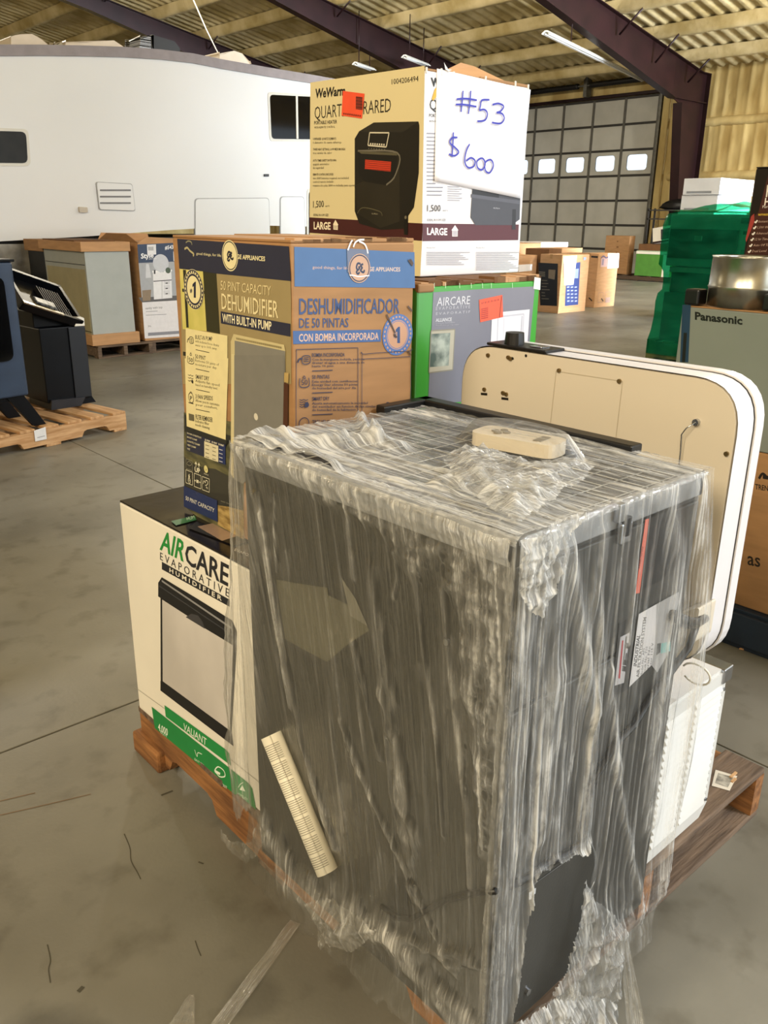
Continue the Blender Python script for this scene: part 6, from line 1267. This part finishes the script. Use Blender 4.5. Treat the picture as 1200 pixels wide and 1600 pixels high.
# --- loose curtain at the left corner, falling over the white carton
t = np.linspace(0, 1, 90); z = np.linspace(0.02, JH + 0.004, 330); Tg, Zg = np.meshgrid(t, z)
wdt = 0.022 + 0.050 * np.clip((0.72 - Zg) / 0.35, 0, 1) - 0.03 * np.clip((0.2 - Zg) / 0.2, 0, 1) + 0.018 * (fbm(Zg * 9, Zg * 0, 403) - 0.5) * 2
Yc = JD - 0.01 + Tg * wdt * 1.1 + 0.004 * np.sin(Zg * 40) * Tg; Xc = -0.012 - 0.012 * np.sin(Tg * 3.1) - 0.012 * fbm(Tg * 6, Zg * 4, 405) + 0.03 * Tg * np.clip((Zg - 0.7) / 0.2, 0, 1)
D = 0.20 + 0.30 * vnoise(Tg * 22, Zg * 3, 407) * np.clip(Zg / 0.3, 0.5, 1) + 0.3 * np.clip(ridged(Tg * 7, Zg * 11, 409, 3) - 0.6, 0, 1)
keep = (Zg > 0.05 + 0.10 * fbm(Tg * 4, Tg * 0, 411))
sheet('hanging_curtain', Xc, Yc, Zg, np.clip(D, 0.05, 0.9), keep, Tg * 0.12, Zg)

# --- bunched film at the foot of the right side, with its loose tail
def patch(name, ax, val, pxs, du, amp, dens, seed, sgn=-1, freq=20, res=0.003, bend=None):
    P = plane_pts(ax, val, pxs); a0, a1 = min(p[0] for p in P) - 0.01, max(p[0] for p in P) + 0.01; b0, b1 = min(p[1] for p in P) - 0.01, max(p[1] for p in P) + 0.01
    A, B = np.meshgrid(np.arange(a0, a1, res), np.arange(b0, b1, res)); s = sdf(A, B, P) + 0.010 * (fbm(A * 35, B * 35, seed) - 0.5)
    c = ridged(A * freq, B * freq, seed + 2, 4); h = amp * c * soft(s, 0.05) + 0.004; Dn = dens * (0.35 + 1.3 * np.clip(c - 0.4, 0, 1) * 1.6) + 0.25 * np.exp(-(s / 0.004) ** 2)
    cc_ = [None] * 3; i = [k for k in range(3) if k != ax]; cc_[ax] = val + sgn * h; cc_[i[0]] = A; cc_[i[1]] = B
    if bend: cc_ = bend(*cc_)
    return sheet(name, *cc_, np.clip(Dn, 0.04, 0.95), s < 0, A, B)
patch('foot_bunch', 1, -0.016, [(786, 1592), (815, 1572), (846, 1548), (880, 1540), (925, 1545), (952, 1558), (950, 1585), (925, 1600), (860, 1618), (790, 1625)], 0, 0.045, 0.55, 501)
patch('foot_bunch', 1, -0.02, [(900, 1352), (912, 1390), (935, 1408), (955, 1425), (966, 1445), (958, 1490), (955, 1560), (915, 1556), (860, 1556), (845, 1545), (870, 1500), (892, 1430)], 0, 0.035, 0.34, 511)
patch('foot_bunch', 0, -0.02, [(488, 1402), (520, 1396), (560, 1420), (600, 1445), (575, 1470), (562, 1482), (545, 1478), (520, 1468), (512, 1484), (502, 1440)], 0, 0.035, 0.40, 521)
patch('foot_bunch', 0, -0.012, [(412, 1268), (424, 1300), (410, 1335), (392, 1345), (372, 1330), (352, 1308), (352, 1290), (368, 1312), (396, 1312)], 0, 0.02, 0.22, 531)
def ribbon(name, A, B, w0, w1, n=60, m=10, seed=1, dens=0.3, sag=0.0, flat=False):
    A = Vector(A); B = Vector(B); d = (B - A).normalized(); side = d.cross(Vector((0, 0, 1))); side.normalize()
    if not flat: side = R_RIGHT - d * R_RIGHT.dot(d); side.normalize()
    T, S = np.meshgrid(np.linspace(0, 1, n), np.linspace(-1, 1, m)); w_ = w0 + (w1 - w0) * T; r = ridged(S * 2 + 5, T * 3, seed, 3)
    up = side.cross(d); C = [A[k] + (B[k] - A[k]) * T + side[k] * S * w_ + up[k] * (0.010 * r) * (0.5 if flat else 1) for k in range(3)]
    if flat: C[2] = np.maximum(C[2], A[2] + 0.001)
    C[2] = C[2] - sag * np.sin(T * math.pi)
    C = [c - JO[k] for k, c in enumerate(C)]
    return sheet(name, *C, np.clip(dens * (0.4 + 1.4 * r * r), 0.05, 0.9), np.ones_like(T, bool), S * 0.05, T)
ribbon('loose_tail', JO + on(1, -0.02, (972, 1438), MJ), on(2, 0.002, (1000, 1640)), 0.006, 0.018, seed=7, dens=0.30, sag=0.0)
ribbon('loose_tail', on(2, 0.004, (462, 1442)), on(2, 0.004, (325, 1628)), 0.012, 0.016, seed=9, dens=0.42, flat=True)
ribbon('loose_tail', on(2, 0.004, (300, 1556)), on(2, 0.004, (272, 1640)), 0.006, 0.035, seed=11, dens=0.16, flat=True)
